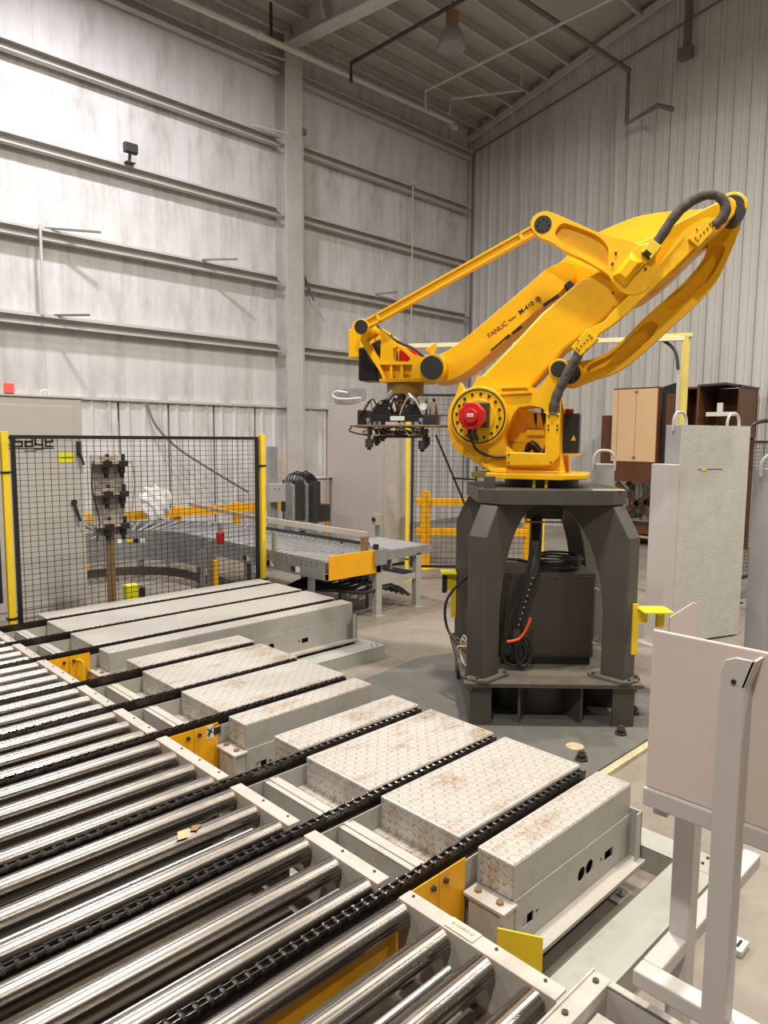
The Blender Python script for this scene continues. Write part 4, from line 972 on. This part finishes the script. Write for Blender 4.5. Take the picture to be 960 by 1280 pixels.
for k in range(16):
    x0 = random.uniform(.85, 1.5); x1 = x0+random.uniform(-.25, .25); yb = random.uniform(-.1, .19)
    x1 = max(.84, min(1.5, x1))
    MB(RF).tube([(x0, yb, random.uniform(2.22, 2.3)), ((x0*2+x1)/3+random.uniform(-.03,.03), yb+.02, random.uniform(2.32, 2.44)), ((x0+2*x1)/3, yb+.01, random.uniform(2.28, 2.42)), (x1, yb, random.uniform(2.2, 2.28))], random.choice((.005, .007, .01)), 6, sub=5).build('hose', random.choice((M['rubber'], M['rubber'], M['rubber'], M['rubber'], M['hosegrey'])), g, smooth=60)
for k in range(9):
    x0 = random.uniform(.95, 1.4)
    MB(RF).tube([(x0, .12, 2.18), (x0+random.uniform(-.08,.08), .15, 2.12), (x0+random.uniform(-.2,.2), .12, 2.15), (x0+random.uniform(-.2,.2), .1, 2.19)], .006, 6, sub=4).build('hose', random.choice((M['rubber'], M['cream'], M['brass'])), g, smooth=60)

# ------------------------------------------------------------------ mesh fence panels
def fence(lab, A, B, z0, z1, px, pz, posts, postmat, r=.0022, extra=True, fw_=.035):
    A = Vector((*A, 0)); B = Vector((*B, 0)); d = (B-A); L = d.length; ang = math.atan2(d.y, d.x)
    t = thing('mesh_fence', lab, 'fence', tuple(A), ang)
    F_ = FR[t.name]
    m = MB(F_)
    n = int(L/px)
    for i in range(1, n): m.add(*wire((i*L/n, 0, z0), (i*L/n, 0, z1), r))
    k = int((z1-z0)/pz)
    for i in range(1, k):
        z = z0+i*(z1-z0)/k; m.add(*wire((0, -.004, z), (L, -.004, z), r))
    stuff(m.build('wire_mesh', M['black'], t))
    for a in ((0, fw_), (L-fw_, L)): MB(F_).box(a[0], a[1], -.02, .02, z0, z1).build('frame_stile', M['black'], t)
    for a in ((z0, z0+fw_), (z1-fw_, z1)): MB(F_).box(0, L, -.018, .018, a[0], a[1]).build('frame_rail', M['black'], t)
    for x, w_ in posts:
        MB(F_).box(x-w_/2, x+w_/2, -w_/2, w_/2, 0, z1+.03).build('post', postmat, t, .004)
        MB(F_).box(x-.09, x+.09, -.09, .09, 0, .012).build('foot_plate', postmat, t)
        for z in (z0+.12, z1-.35) if extra else ():
            MB(F_).box(x-w_*.7, x+w_*.7, -w_*.6, w_*.6, z, z+.02).build('clamp', M['black'], t)
    return t
def wire(a, b, r):
    m = MB().bar(a, b, 2*r, 2*r); return m.v, m.f[2:] if False else m.f
fence('black wire mesh fence with yellow posts behind the far transfer', (2.11, 7.05), (4.80, 7.05), .27, 2.10, .068, .052, [(-.055, .06), (2.69+.055, .06)], M['safety'])
fence('black mesh fence panel beyond the left edge post', (.6, 7.05), (1.98, 7.05), .56, 2.10, .068, .052, [], M['safety'])
f2 = fence('tall black mesh fence standing behind the robot', (7.60, 7.22), (8.95, 5.86), .18, 2.74, .075, .075, [(-.05, .055), (1.95, .05)], M['safety'])
F2 = FR[f2.name]
MB(F2).bar((.35, -.05, 2.15), (.95, -.05, .78), .03, .03).build('door_strut', M['black'], f2)
MB(F2).bar((.6, -.05, 1.52), (.95, -.05, 1.5), .03, .025).build('door_strut', M['black'], f2)
MB(F2).box(.94, .97, -.06, -.03, 1.38, 1.7).build('door_latch', M['black'], f2)
fence('black mesh fence at the right edge beyond the slab', (9.6, 3.32), (11.3, 3.0), .3, 2.1, .05, .05, [(.0, .05), (1.73, .05)], M['black'], extra=False)
tag(MB().tube([(9.65, 3.3, 2.1), (9.7, 3.25, 2.3), (10.0, 3.1, 2.35), (10.3, 3.0, 2.2)], .025, 8, sub=5).build('fence_hose', M['rubber']), 'black hose arching over the right edge mesh fence', 'hose')

# ------------------------------------------------------------------ control cabinet at the left
t = thing('control_cabinet', 'large light grey control cabinet behind the left mesh fence', 'cabinet', (2.4, 8.9, 0))
MB().box(.9, 3.38, 8.62, 9.15, .0, 2.53).build('body', M['sage'], t, .01)
MB().box(.95, 3.27, 8.605, 8.62, .1, 2.44).build('door', M['sage'], t, .006)
MB().box(.9, 3.40, 8.6, 9.17, 2.53, 2.55).build('roof_lip', M['sage'], t, .004)
lat = MB().box(3.30, 3.345, 8.58, 8.62, 1.86, 2.03).build('latch', M['ink'], t, .004)
MB().bar((3.32, 8.575, 1.9), (3.36, 8.56, 1.75), .03, .03).build('lever', M['ink'], t, .006)
MB().bar((3.24, 8.58, 1.30), (3.30, 8.57, 1.08), .035, .03).cyl((3.24, 8.60, 1.31), (3.24, 8.57, 1.31), .035, 14).build('handle', M['ink'], t, .006)
MB().box(3.09, 3.26, 8.6, 8.604, 1.78, 1.90).build('sticker', M['lime'], t)
MB().box(3.10, 3.25, 8.598, 8.6, 1.835, 1.845).build('sticker_line', M['ink'], t)
def front_text(s_, x, y, z, size, mat, parent, bold=0, sx=1):
    text(s_, size, mat, parent, Matrix.Translation((x, y, z)) @ Matrix.Rotation(PI/2, 4, 'X'), depth=.001, bold=bold, sx=sx)
lg = MB()
def strokes(x, segs_):
    for x0, z0, x1, z1 in segs_:
        lg.box(x+min(x0,x1)-.009, x+max(x0,x1)+.009, 8.598, 8.603, 1.975+min(z0,z1)-.009, 1.975+max(z0,z1)+.009)
wl_, hl_ = .075, .10
strokes(2.62, [(0,hl_,wl_,hl_),(0,hl_/2,0,hl_),(0,hl_/2,wl_,hl_/2),(wl_,0,wl_,hl_/2),(0,0,wl_,0)])
strokes(2.73, [(0,hl_,wl_,hl_),(wl_,0,wl_,hl_),(0,hl_/2,wl_,hl_/2),(0,0,0,hl_/2),(0,0,wl_,0)])
strokes(2.84, [(0,hl_,wl_,hl_),(0,.02,0,hl_),(0,.02,wl_,.02),(wl_,-.03,wl_,hl_),(0,-.03,wl_,-.03)])
strokes(2.95, [(0,hl_,wl_,hl_),(0,0,0,hl_),(0,hl_/2,wl_,hl_/2),(wl_,hl_/2,wl_,hl_),(0,0,wl_,0)])
lg.build('lettering', M['ink'], t)
MB().box(2.45, 3.04, 8.600, 8.605, 1.945, 1.955).build('logo_line', M['ink'], t)
MB().tube([(2.50+.08*math.cos(a), 8.602, 2.03+.065*math.sin(a)) for a in [2*PI*k/20 for k in range(20)]], .006, 6, closed=True).build('logo_ring', M['ink'], t)
front_text('automation', 2.78, 8.602, 1.925, .03, M['ink'], t)
MB().tube([(3.0, 8.8, 2.54), (2.98, 8.8, 2.60), (3.03, 8.8, 2.63), (3.08, 8.8, 2.60), (3.06, 8.8, 2.54)], .008, 8, sub=4).build('lifting_eye', M['mwhite'], t)
bc = thing('beacon', 'glowing red beacon lamp on top of the control cabinet', 'lamp', (2.63, 8.75, 2.55))
MB().cyl((2.63, 8.75, 2.55), (2.63, 8.75, 2.57), .05, 16).build('base', M['ink'], bc)
MB().cyl((2.63, 8.75, 2.57), (2.63, 8.75, 2.68), .055, 16).build('lens', M['redlamp'], bc, .01, smooth=40)
t = thing('junction_box', 'small grey box with a round knob above the cabinet at the left edge', 'box', (2.45, 9.0, 2.55))
MB().box(2.2, 2.53, 8.95, 9.1, 2.55, 2.83).build('box', M['galv'], t, .005)
MB().cyl((2.45, 8.95, 2.68), (2.45, 8.93, 2.68), .03, 14).build('knob', M['ink'], t)

# ------------------------------------------------------------------ curved roller conveyor
t = thing('curved_conveyor', 'galvanized roller conveyor curving round behind the mesh fence', 'conveyor', (5.4, 8.0, 0))
CC = (4.0, 9.0); RI, RO = .93, 1.95; ZC = .75
def arcp(r, a0, a1, n, z): return [(CC[0]+r*math.cos(a0+(a1-a0)*k/n), CC[1]+r*math.sin(a0+(a1-a0)*k/n), z) for k in range(n+1)]
def skirt(r0, z0, z1, mat, nm, yend, xend=2.6, th=.02):
    pin = [(CC[0]+r0, yend)]+[(CC[0]+r0*math.cos(a), CC[1]+r0*math.sin(a)) for a in [PI/2*k/16 for k in range(17)]]+[(xend, CC[1]+r0)]
    r1 = r0+th
    pout = [(xend, CC[1]+r1)]+[(CC[0]+r1*math.cos(a), CC[1]+r1*math.sin(a)) for a in [PI/2*k/16 for k in range(16, -1, -1)]]+[(CC[0]+r1, yend)]
    return MB().plate([pin+pout], z0, z1, 'XY').build(nm, mat, t)
skirt(RI-.02, .53, ZC, M['galv'], 'side_skirt', 5.97)
skirt(RI-.03, .32, .53, M['galv'], 'apron', 8.2, 2.6, .012)
skirt(RO, .53, ZC+.02, M['galv'], 'side_skirt', 5.97)
skirt(RI-.015, .10, .22, M['ctrl'], 'lower_skirt', 7.3, 3.4)
nC = 0
MB().box(CC[0]+RI+.01, CC[0]+RO-.01, 5.99, 9.0, .60, .62).build('pan', M['ctrl'], t)  # dark sheet added so the gaps between rollers read as shade
for k in range(29):
    y = 6.02+k*.103
    MB().cyl((CC[0]+RI, y, ZC-.027), (CC[0]+RO, y, ZC-.027), .024, 12).build('roller', M['rollc'], t, smooth=40)
for k in range(16):
    a = (k+.5)/16*PI/2; c_, s_ = math.cos(a), math.sin(a)
    MB().cyl((CC[0]+RI*c_, CC[1]+RI*s_, ZC-.027), (CC[0]+RO*c_, CC[1]+RO*s_, ZC-.027), .02, 12, r2=.028).build('roller', M['rollc'], t, smooth=40)
for k in range(12):
    x = CC[0]-.04-k*.088
    MB().cyl((x, CC[1]+RI, ZC-.027), (x, CC[1]+RO, ZC-.027), .024, 12).build('roller', M['rollc'], t, smooth=40)
MB().box(4.96, 5.75, 5.93, 5.95, .525, .80).build('end_panel', M['orange'], t, .003)
m = MB()
for k in range(30):
    y = 6.1+k*.09
    for z in (.70, .66): m.cyl((CC[0]+RI-.022, y, z), (CC[0]+RI-.02, y, z), .008, 6)
stuff(m.build('axle_bolts', M['ink'], t))
for k in range(3):
    for a, nm in ((.05, M['mwhite']), (.14, M['ink'])): MB().box(CC[0]+RI-.026, CC[0]+RI-.021, 6.35+k*.5+a, 6.35+k*.5+a+.07, .56, .62).build('sticker', nm, t)
for a in (1.2, .95, .85):
    for q, nm in ((0, M['mwhite']), (.1, M['ink'])):
        aa = a+q; r_ = RI-.024
        MB().bar((CC[0]+r_*math.cos(aa-.035), CC[1]+r_*math.sin(aa-.035), .6), (CC[0]+r_*math.cos(aa+.035), CC[1]+r_*math.sin(aa+.035), .6), .006, .06).build('sticker', nm, t)
a = 1.05; r_ = RI-.026
MB().bar((CC[0]+r_*math.cos(a-.04), CC[1]+r_*math.sin(a-.04), .6), (CC[0]+r_*math.cos(a+.04), CC[1]+r_*math.sin(a+.04), .6), .006, .05).build('round_label', M['safety'], t, .02)
for x, y in ((5.0, 6.3), (5.9, 6.3), (5.0, 7.6), (5.9, 7.6), (5.0, 8.8), (5.9, 8.9), (4.6, 9.75), (5.3, 10.3), (3.6, 9.95), (3.6, 10.9)):
    MB().box(x-.03, x+.03, y-.03, y+.03, 0, .55).box(x-.06, x+.06, y-.06, y+.06, 0, .01).build('leg', M['galv'], t)
# guard rail on the conveyor
gr_pts = [(4.93, 6.05, 1.0), (4.93, 7.0, 1.05), (4.93, 8.2, 1.08)]
for y in (6.9, 8.1): MB().box(4.9, 4.93, y-.03, y+.03, .6, .98).build('rail_post', M['galv'], t)
MB().box(5.60, 5.66, 6.05, 6.13, .75, .95).build('rail_post', M['brass'], t)
MB().bar((5.63, 6.05, .965), (4.95, 7.2, 1.10), .03, .07).build('guard_rail', M['greyb'], t, .004)
MB().bar((4.95, 7.2, 1.10), (4.75, 8.6, 1.2), .03, .05).build('guard_rail', M['wood'], t, .004)
MB().bar((5.9, 6.3, .80), (5.85, 8.6, .80), .02, .04).build('guide_strip', M['ink'], t)
# dark cables below
random.seed(11)
hb = thing('hose_bundle', 'tangle of dark hoses lying under the curved conveyor end', 'hose', (5.3, 6.4, 0))
for k in range(12):
    y = 6.0+.1*k
    MB().tube([(4.75, y+.9, .1+.02*k), (5.1, y+.3, .35-.02*k), (5.5, y, .30), (6.0, y+random.uniform(-.2,.2), .32+.02*(k % 3)), (6.5, y+.2, .1)], .02, 6, sub=5).build('hose', M['rubber'], hb, smooth=60)
# small roller table
t = thing('roller_table', 'short galvanized roller table with grey legs beside the conveyor end', 'table', (6.1, 6.3, 0))
for a, b in ((5.93, 5.99), (6.66, 6.72)):
    pass
MB().box(5.75, 6.62, 5.93, 5.97, .66, .77).build('side_rail', M['galv'], t, .003)
MB().box(5.95, 6.62, 6.85, 6.89, .66, .77).build('side_rail', M['galv'], t, .003)
for k in range(10):
    x = 6.0+k*.068
    MB().cyl((x, 5.97, .74), (x, 6.85, .74), .026, 12).build('roller', M['rollc'], t, smooth=40)
MB().cyl((6.62, 5.95, .72), (6.62, 6.87, .72), .045, 14).build('end_drum', M['galv'], t, smooth=40)
for x, y in ((5.72, 5.95), (6.40, 5.95), (5.98, 6.87), (6.52, 6.87)):
    MB().plate([[(x-.045, y-.02), (x+.045, y-.02), (x+.045, y-.012), (x-.037, y-.012), (x-.037, y+.05), (x-.045, y+.05)]], .012, .68, 'XY').box(x-.07, x+.07, y-.05, y+.05, 0, .012).build('leg', M['grey'], t)
MB().box(5.72, 6.40, 5.94, 5.96, .37, .44).build('stretcher', M['grey'], t)
MB().box(6.42, 6.44, 5.95, 6.87, .37, .44).build('stretcher', M['galv'], t)
MB().box(5.62, 5.80, 5.88, 5.92, .62, .80).build('motor_plate', M['galv'], t, .004)
MB().cyl((5.68, 5.95, .8), (5.68, 5.95, .86), .035, 12).build('valve', M['ink'], t)
# back guard rail
t = thing('guard_rail', 'long yellow guard rail in front of the left wall', 'rail', (6.3, 11.2, 0))
MB().box(4.2, 9.6, 11.18, 11.24, .72, .87).build('rail', M['orange'], t, .005)
for x in (4.4, 6.0, 7.2, 9.4): MB().box(x-.05, x+.05, 11.24, 11.34, 0, .9).build('post', M['orange'], t, .005)
for lab, ps in (('yellow guard barrier seen through the tall fence', ((8.45, 7.70), (9.6, 6.5))),):
    t = thing('guard_barrier', lab, 'barrier', (8.9, 7.2, 0))
    for (x, y) in ps:
        MB().box(x-.06, x+.06, y-.06, y+.06, 0, 1.25).build('post', M['orange'], t, .005)
        MB().box(x-.17, x+.17, y-.17, y+.17, 0, .02).build('foot_plate', M['safety'], t)
    for z in (1.08, .6): MB().bar((8.35, 7.82, z), (9.65, 6.44, z), .08, .12).build('rail', M['orange'], t, .005)
    MB().bar((9.6, 6.5, 1.25), (9.6, 6.5, 2.0), .1, .1).build('post_extension', M['orange'], t)

# gripper stand behind the fence
t = thing('tool_stand', 'pole with three rows of spare suction heads behind the mesh fence', 'stand', (3.15, 7.4, 0))
MB().box(3.12, 3.19, 7.37, 7.44, 0, 1.1).build('pole', M['brass'], t)
MB().box(2.98, 3.33, 7.40, 7.43, 1.05, 1.9).build('back_panel', M['greyb'], t)
for k, z in enumerate((1.82, 1.50, 1.16)):
    MB().box(2.97, 3.36, 7.28, 7.40, z-.012, z+.012).build('shelf', M['greyb'], t)
    for x in (3.10, 3.27):
        MB().cyl((x, 7.33, z-.02), (x, 7.33, z-.11), .036, 12).cyl((x, 7.33, z-.11), (x, 7.33, z-.16), .022, 12).build('suction_head', M['ink'], t)
        MB().box(x-.05, x+.05, 7.27, 7.31, z-.04, z+.02).cyl((x+.02, 7.33, z), (x+.02, 7.33, z+.09), .022, 8).build('clamp', M['blackp'], t, .004)
    MB().box(3.02, 3.16, 7.26, 7.28, z+.03, z+.06).build('rod', M['wood'], t)
for x in (2.97, 3.37): MB().tube([(x, 7.3, 1.85), (x+random.uniform(-.05,.05), 7.28, 1.6), (x, 7.3, 1.4), (x+random.uniform(-.04,.04), 7.28, 1.2), (x, 7.3, 1.0)], .007, 6, sub=5).build('hose', M['rubber'] if x < 3 else M['wood'], t)
MB().tube([(2.95, 7.3, 1.12), (2.85, 7.28, 1.25), (2.80, 7.28, 1.15), (2.9, 7.3, 1.05), (3.0, 7.3, 1.08)], .006, 6, sub=5).build('hose', M['hosegrey'], t)
t = thing('sensor_box', 'small yellow and black laser scanner on the floor behind the fence', 'sensor', (3.35, 7.3, 0))
MB().box(3.27, 3.41, 7.28, 7.4, .3, .50).build('housing', M['lime'], t, .01)
MB().box(3.40, 3.47, 7.27, 7.4, .3, .46).build('window', M['ink'], t, .005)
MB().box(3.3, 3.42, 7.3, 7.38, 0, .3).build('mount', M['ctrl'], t)
t = thing('emergency_pull', 'red push button box on a grey post inside the conveyor curve', 'switch', (4.45, 7.6, 0))
MB().box(4.42, 4.48, 7.55, 7.6, 0, .85).build('post', M['galv'], t)
MB().cyl((4.55, 7.5, .95), (4.55, 7.5, .8), .05, 12).build('button', M['red'], t, .02)
MB().box(4.3, 4.34, 7.5, 7.55, 0, .75).build('bracket_post', M['galv'], t)
MB().box(4.42, 4.47, 7.42, 7.47, 0, .62).build('yellow_post', M['orange'], t)
# crumpled plastic
random.seed(5)
bm_ = bmesh.new(); bmesh.ops.create_icosphere(bm_, subdivisions=4, radius=.26)
for v in bm_.verts:
    v.co.z *= 1.1; v.co.y *= .25
    k = 1+.28*math.sin(v.co.x*23+v.co.z*11)*math.cos(v.co.z*19+v.co.x*9)+random.uniform(-.05, .05); v.co *= k
me = bpy.data.meshes.new('plastic_sheet'); bm_.to_mesh(me); bm_.free(); me.materials.append(M['plastic'])
o = bpy.data.objects.new('plastic_sheet', me); COL.objects.link(o); o.location = (5.4, 10.8, 1.02); tag(o, 'crumpled white plastic sheet lying on the curved conveyor', 'plastic sheet')
tag(MB().tube([(5.9, 12.1, 2.68), (6.0, 12.0, 2.3), (6.35, 11.9, 1.9), (6.9, 11.7, 1.5), (7.6, 11.5, 1.05)], .02, 6, sub=5).build('hanging_cable', M['conduit']), 'dark cable drooping diagonally across the left wall panels', 'cable')

# labelling unit with black boxes behind the conveyor
t = thing('labelling_unit', 'grey column with a square plate and sensor beside the conveyor', 'column', (6.5, 9.1, 0))
MB().box(6.42, 6.56, 9.1, 9.2, 0, 1.95).build('column', M['galv'], t)
MB().box(6.33, 6.62, 8.98, 9.1, 1.10, 1.38).build('plate', M['lav'], t, .004)
MB().box(6.55, 6.6, 8.95, 9.0, .95, 1.1).build('sensor', M['ink'], t)
for z, x in ((1.3, 6.42), (1.3, 6.5)): MB().cyl((x, 8.98, z), (x, 8.975, z), .01, 8).build('bolt', M['ink'], t)
MB().cyl((6.63, 9.05, 1.45), (6.63, 9.05, 1.85), .02, 8).build('cylinder', M['wood'], t)
t = thing('drive_cabinet', 'black drive boxes held by grey plates beside the conveyor', 'machine', (7.0, 9.1, 0))
for x in (6.72, 7.0):
    MB().plate([[(8.95, .55), (8.95, 1.35), (9.15, 1.45), (9.15, .55)]], x, x+.06, 'YZ').build('side_plate', M['galv'], t, .003)
    MB().box(x, x+.08, 8.98, 9.1, 0, .6).build('leg', M['galv'], t)
MB().box(6.79, 6.99, 8.98, 9.3, .78, 1.42).build('drive_box', M['blackp'], t, .01)
MB().box(7.07, 7.22, 8.85, 9.3, .74, 1.40).build('drive_box', M['blackp'], t, .01)
MB().box(7.20, 7.42, 8.85, 9.1, .74, 1.02).build('drive_box', M['blackp'], t, .01)
for k in range(7): MB().tube([(6.65+.05*k, 9.0, 1.4), (6.72+.06*k, 9.0, 1.52+.02*(k % 3)), (6.95+.04*k, 9.0, 1.48), (7.1+.03*k, 9.0, 1.38)], .012, 6, sub=5).build('cable', M['rubber'], t)
t = thing('grey_box', 'light grey box left of the tall tan cabinet', 'box', (7.7, 9.6, 0))
MB().box(7.5, 7.95, 9.5, 9.8, .7, 1.4).build('box', M['tan'], t, .01)
MB().box(7.47, 7.98, 9.47, 9.83, 1.4, 1.42).build('lid', M['sage'], t)
MB().box(7.7, 7.76, 9.6, 9.66, 0, .7).build('stand', M['galv'], t)
# tall tan cabinet
t = thing('tall_cabinet', 'tall tan steel cabinet between conveyor and tall fence', 'cabinet', (8.2, 8.8, 0))
MB().box(8.0, 8.55, 8.15, 9.6, .05, 2.69).build('body', M['tan'], t, .008)
MB().box(7.99, 8.0, 8.2, 9.55, .12, 2.66).build('door', M['tan'], t, .003)
MB().box(8.0, 8.55, 8.14, 8.15, .05, 2.66).build('vent_side', M['greyb'], t)
m = MB()
for k in range(60): m.cyl((8.4, 8.14, .3+k*.039), (8.4, 8.135, .3+k*.039), .008, 6)
stuff(m.build('rivets', M['mwhite'], t))
MB().box(8.02, 8.5, 8.2, 9.55, 0, .05).build('plinth', M['ctrl'], t)
t = thing('cable_entry_box', 'small grey box with white hose on top of the tall tan cabinet', 'box', (8.2, 9.3, 2.69))
MB().box(8.05, 8.3, 8.95, 9.5, 2.69, 2.92).build('box', M['galv'], t, .005)
MB().tube([(8.0, 9.1, 2.85), (7.95, 9.3, 2.88), (7.95, 9.42, 2.83), (7.95, 9.3, 2.76), (7.95, 9.0, 2.74), (7.98, 8.75, 2.75)], .018, 8, sub=5).build('hose', M['mwhite'], t, smooth=60)
t = thing('duct_box', 'small grey switch box low beside the roller table', 'box', (7.6, 7.9, 0))
MB().box(7.55, 7.7, 7.9, 8.0, .75, .92).build('box', M['tan'], t)
MB().cyl((7.55, 7.95, .84), (7.52, 7.95, .84), .03, 12).build('knob', M['ink'], t)
MB().box(7.6, 7.65, 7.93, 7.98, 0, .75).build('stem', M['galv'], t)

# yellow gantry behind the robot
t = thing('gantry_frame', 'pale yellow overhead frame with a vertical post behind the robot', 'frame', (9.4, 3.9, 0))
GA, GB_ = Vector((7.565, 7.255, 3.42)), Vector((9.42, 4.03, 3.42))
MB().bar(GA, GB_, .07, .06).build('beam', M['cream'], t, .004)
MB().bar((7.565, 7.255, 2.775), (7.565, 7.255, 3.45), .055, .055).build('post', M['paley'], t, .004)
MB().bar((9.42, 4.03, 0), (9.42, 4.03, 3.46), .08, .08).build('post', M['paley'], t, .004)
MB().bar(GB_+Vector((-.18, .44, .04)), GB_+Vector((.03, -.07, .04)), .08, .05).build('cap', M['paley'], t, .004)
MB().box(9.3, 9.54, 3.9, 4.15, 0, .015).build('foot_plate', M['safety'], t)
MB().tube([GB_+Vector((-.2, .5, -.0)), GB_+Vector((-.1, .3, .0)), GB_+Vector((-.05, .12, -.15)), GB_+Vector((-.06, .06, -.4))], .02, 8, sub=5).build('cable', M['rubber'], t, smooth=60)
MB().bar((9.36, 4.08, 2.0), (9.36, 4.08, 2.95), .03, .03).build('conduit', M['hosegrey'], t)

# brown cabinet on a scissor lift, far right
t = thing('display_booth', 'brown booth with peach double doors raised on a scissor lift', 'booth', (14.0, 6.4, 0))
XD = 13.7
MB().box(XD, XD+.6, 6.34, 7.30, 1.62, 3.14).build('carcass', M['brown'], t, .005)
MB().box(XD-.02, XD, 6.36, 6.79, 1.66, 3.11).build('door', M['peach'], t, .003)
MB().box(XD-.02, XD, 6.80, 7.18, 1.66, 3.11).build('door', M['peach'], t, .003)
MB().box(XD-.02, XD, 7.19, 7.30, 1.66, 3.11).build('door', M['peach'], t, .003)
for z in (1.72, 3.03): MB().box(XD-.03, XD-.02, 6.76, 6.83, z, z+.04).build('hinge', M['brass'], t)
MB().box(XD, XD+.6, 6.36, 7.28, 1.25, 1.62).build('apron', M['brown'], t, .005)
MB().box(XD+.1, XD+.4, 7.33, 7.6, 1.3, 2.6).build('side_panel', M['brown'], t, .005)
MB().plate([[(6.30, 1.62), (6.0, 1.55), (6.0, 3.22), (6.30, 3.14)]], XD+.1, XD+.14, 'YZ').build('mesh_door_frame', M['black'], t)
MB().box(XD+.08, XD+.1, 6.06, 6.22, 1.7, 3.0).build('mesh_door_panel', M['brown'], t)
MB().box(XD+.2, XD+.8, 5.62, 5.66, 1.7, 3.12).box(XD+.2, XD+.8, 5.94, 5.98, 1.7, 3.12).box(XD+.2, XD+.8, 5.62, 5.98, 3.08, 3.12).box(XD+.75, XD+.8, 5.62, 5.98, 1.7, 3.12).build('open_cabinet', M['brown'], t)
for s_ in (0, 1):
    for (y0, z0, y1, z1) in ((7.2, 1.2, 6.2, .35), (6.3, 1.2, 7.25, .35)):
        MB().bar((XD+.1+.45*s_, y0, z0), (XD+.1+.45*s_, y1, z1), .06, .1).build('scissor_arm', M['brown'], t)
MB().cyl((XD+.2, 6.75, .6), (XD+.2, 6.75, 1.25), .08, 14).build('lift_cylinder', M['galv'], t)
MB().box(XD-.1, XD+.8, 6.1, 7.4, .22, .36).build('lift_base', M['brown'], t)
MB().cyl((XD+.1, 6.9, .62), (XD+.5, 6.9, .62), .14, 16).build('lift_motor', M['ctrl'], t)
for k in range(5): MB().tube([(XD, 6.5+.08*k, 1.2), (XD-.03, 6.45+.1*k, .9), (XD, 6.55+.06*k, .7), (XD, 6.6, .5)], .012, 6, sub=4).build('hose', M['rubber'], t)
t['label'] = 'brown booth with peach doors and scissor lift, below the right wall'
t = thing('wood_pallet', 'pale wooden pallet on the floor under the brown booth', 'pallet', (13.6, 6.5, 0))
for k in range(5): MB().box(XD-.25+k*.16, XD-.13+k*.16, 6.05, 7.5, .16, .18).build('deck_board', M['wood'], t)
for yy in (6.1, 6.75, 7.4): MB().box(XD-.25, XD+.6, yy-.05, yy+.05, 0.02, .16).build('stringer', M['wood'], t)
t = thing('open_crate', 'open brown hood with a bracket inside, right of the booth', 'crate', (14.0, 5.2, 0))
MB().box(XD, XD+.9, 4.82, 4.86, 2.2, 3.1).box(XD+.86, XD+.9, 4.82, 5.6, 2.2, 3.1).box(XD, XD+.9, 5.56, 5.6, 2.2, 3.1).build('walls', M['brown'], t)
MB().plate([[(4.8, 3.1), (5.1, 3.16), (5.6, 3.14), (5.6, 3.1), (5.1, 3.12), (4.8, 3.06)]], XD, XD+.9, 'YZ').build('hood', M['ctrl'], t)
MB().box(XD+.2, XD+.25, 4.95, 5.5, 2.55, 2.63).box(XD+.2, XD+.25, 5.2, 5.3, 2.63, 2.8).build('bracket', M['mwhite'], t, .004)
MB().box(XD, XD+.9, 4.82, 5.6, 2.15, 2.2).build('floor_board', M['brown'], t)
for x, y in ((XD+.05, 4.87), (XD+.85, 4.87), (XD+.05, 5.53), (XD+.85, 5.53)): MB().box(x-.04, x+.04, y-.04, y+.04, 0, 2.15).build('leg', M['brown'], t)
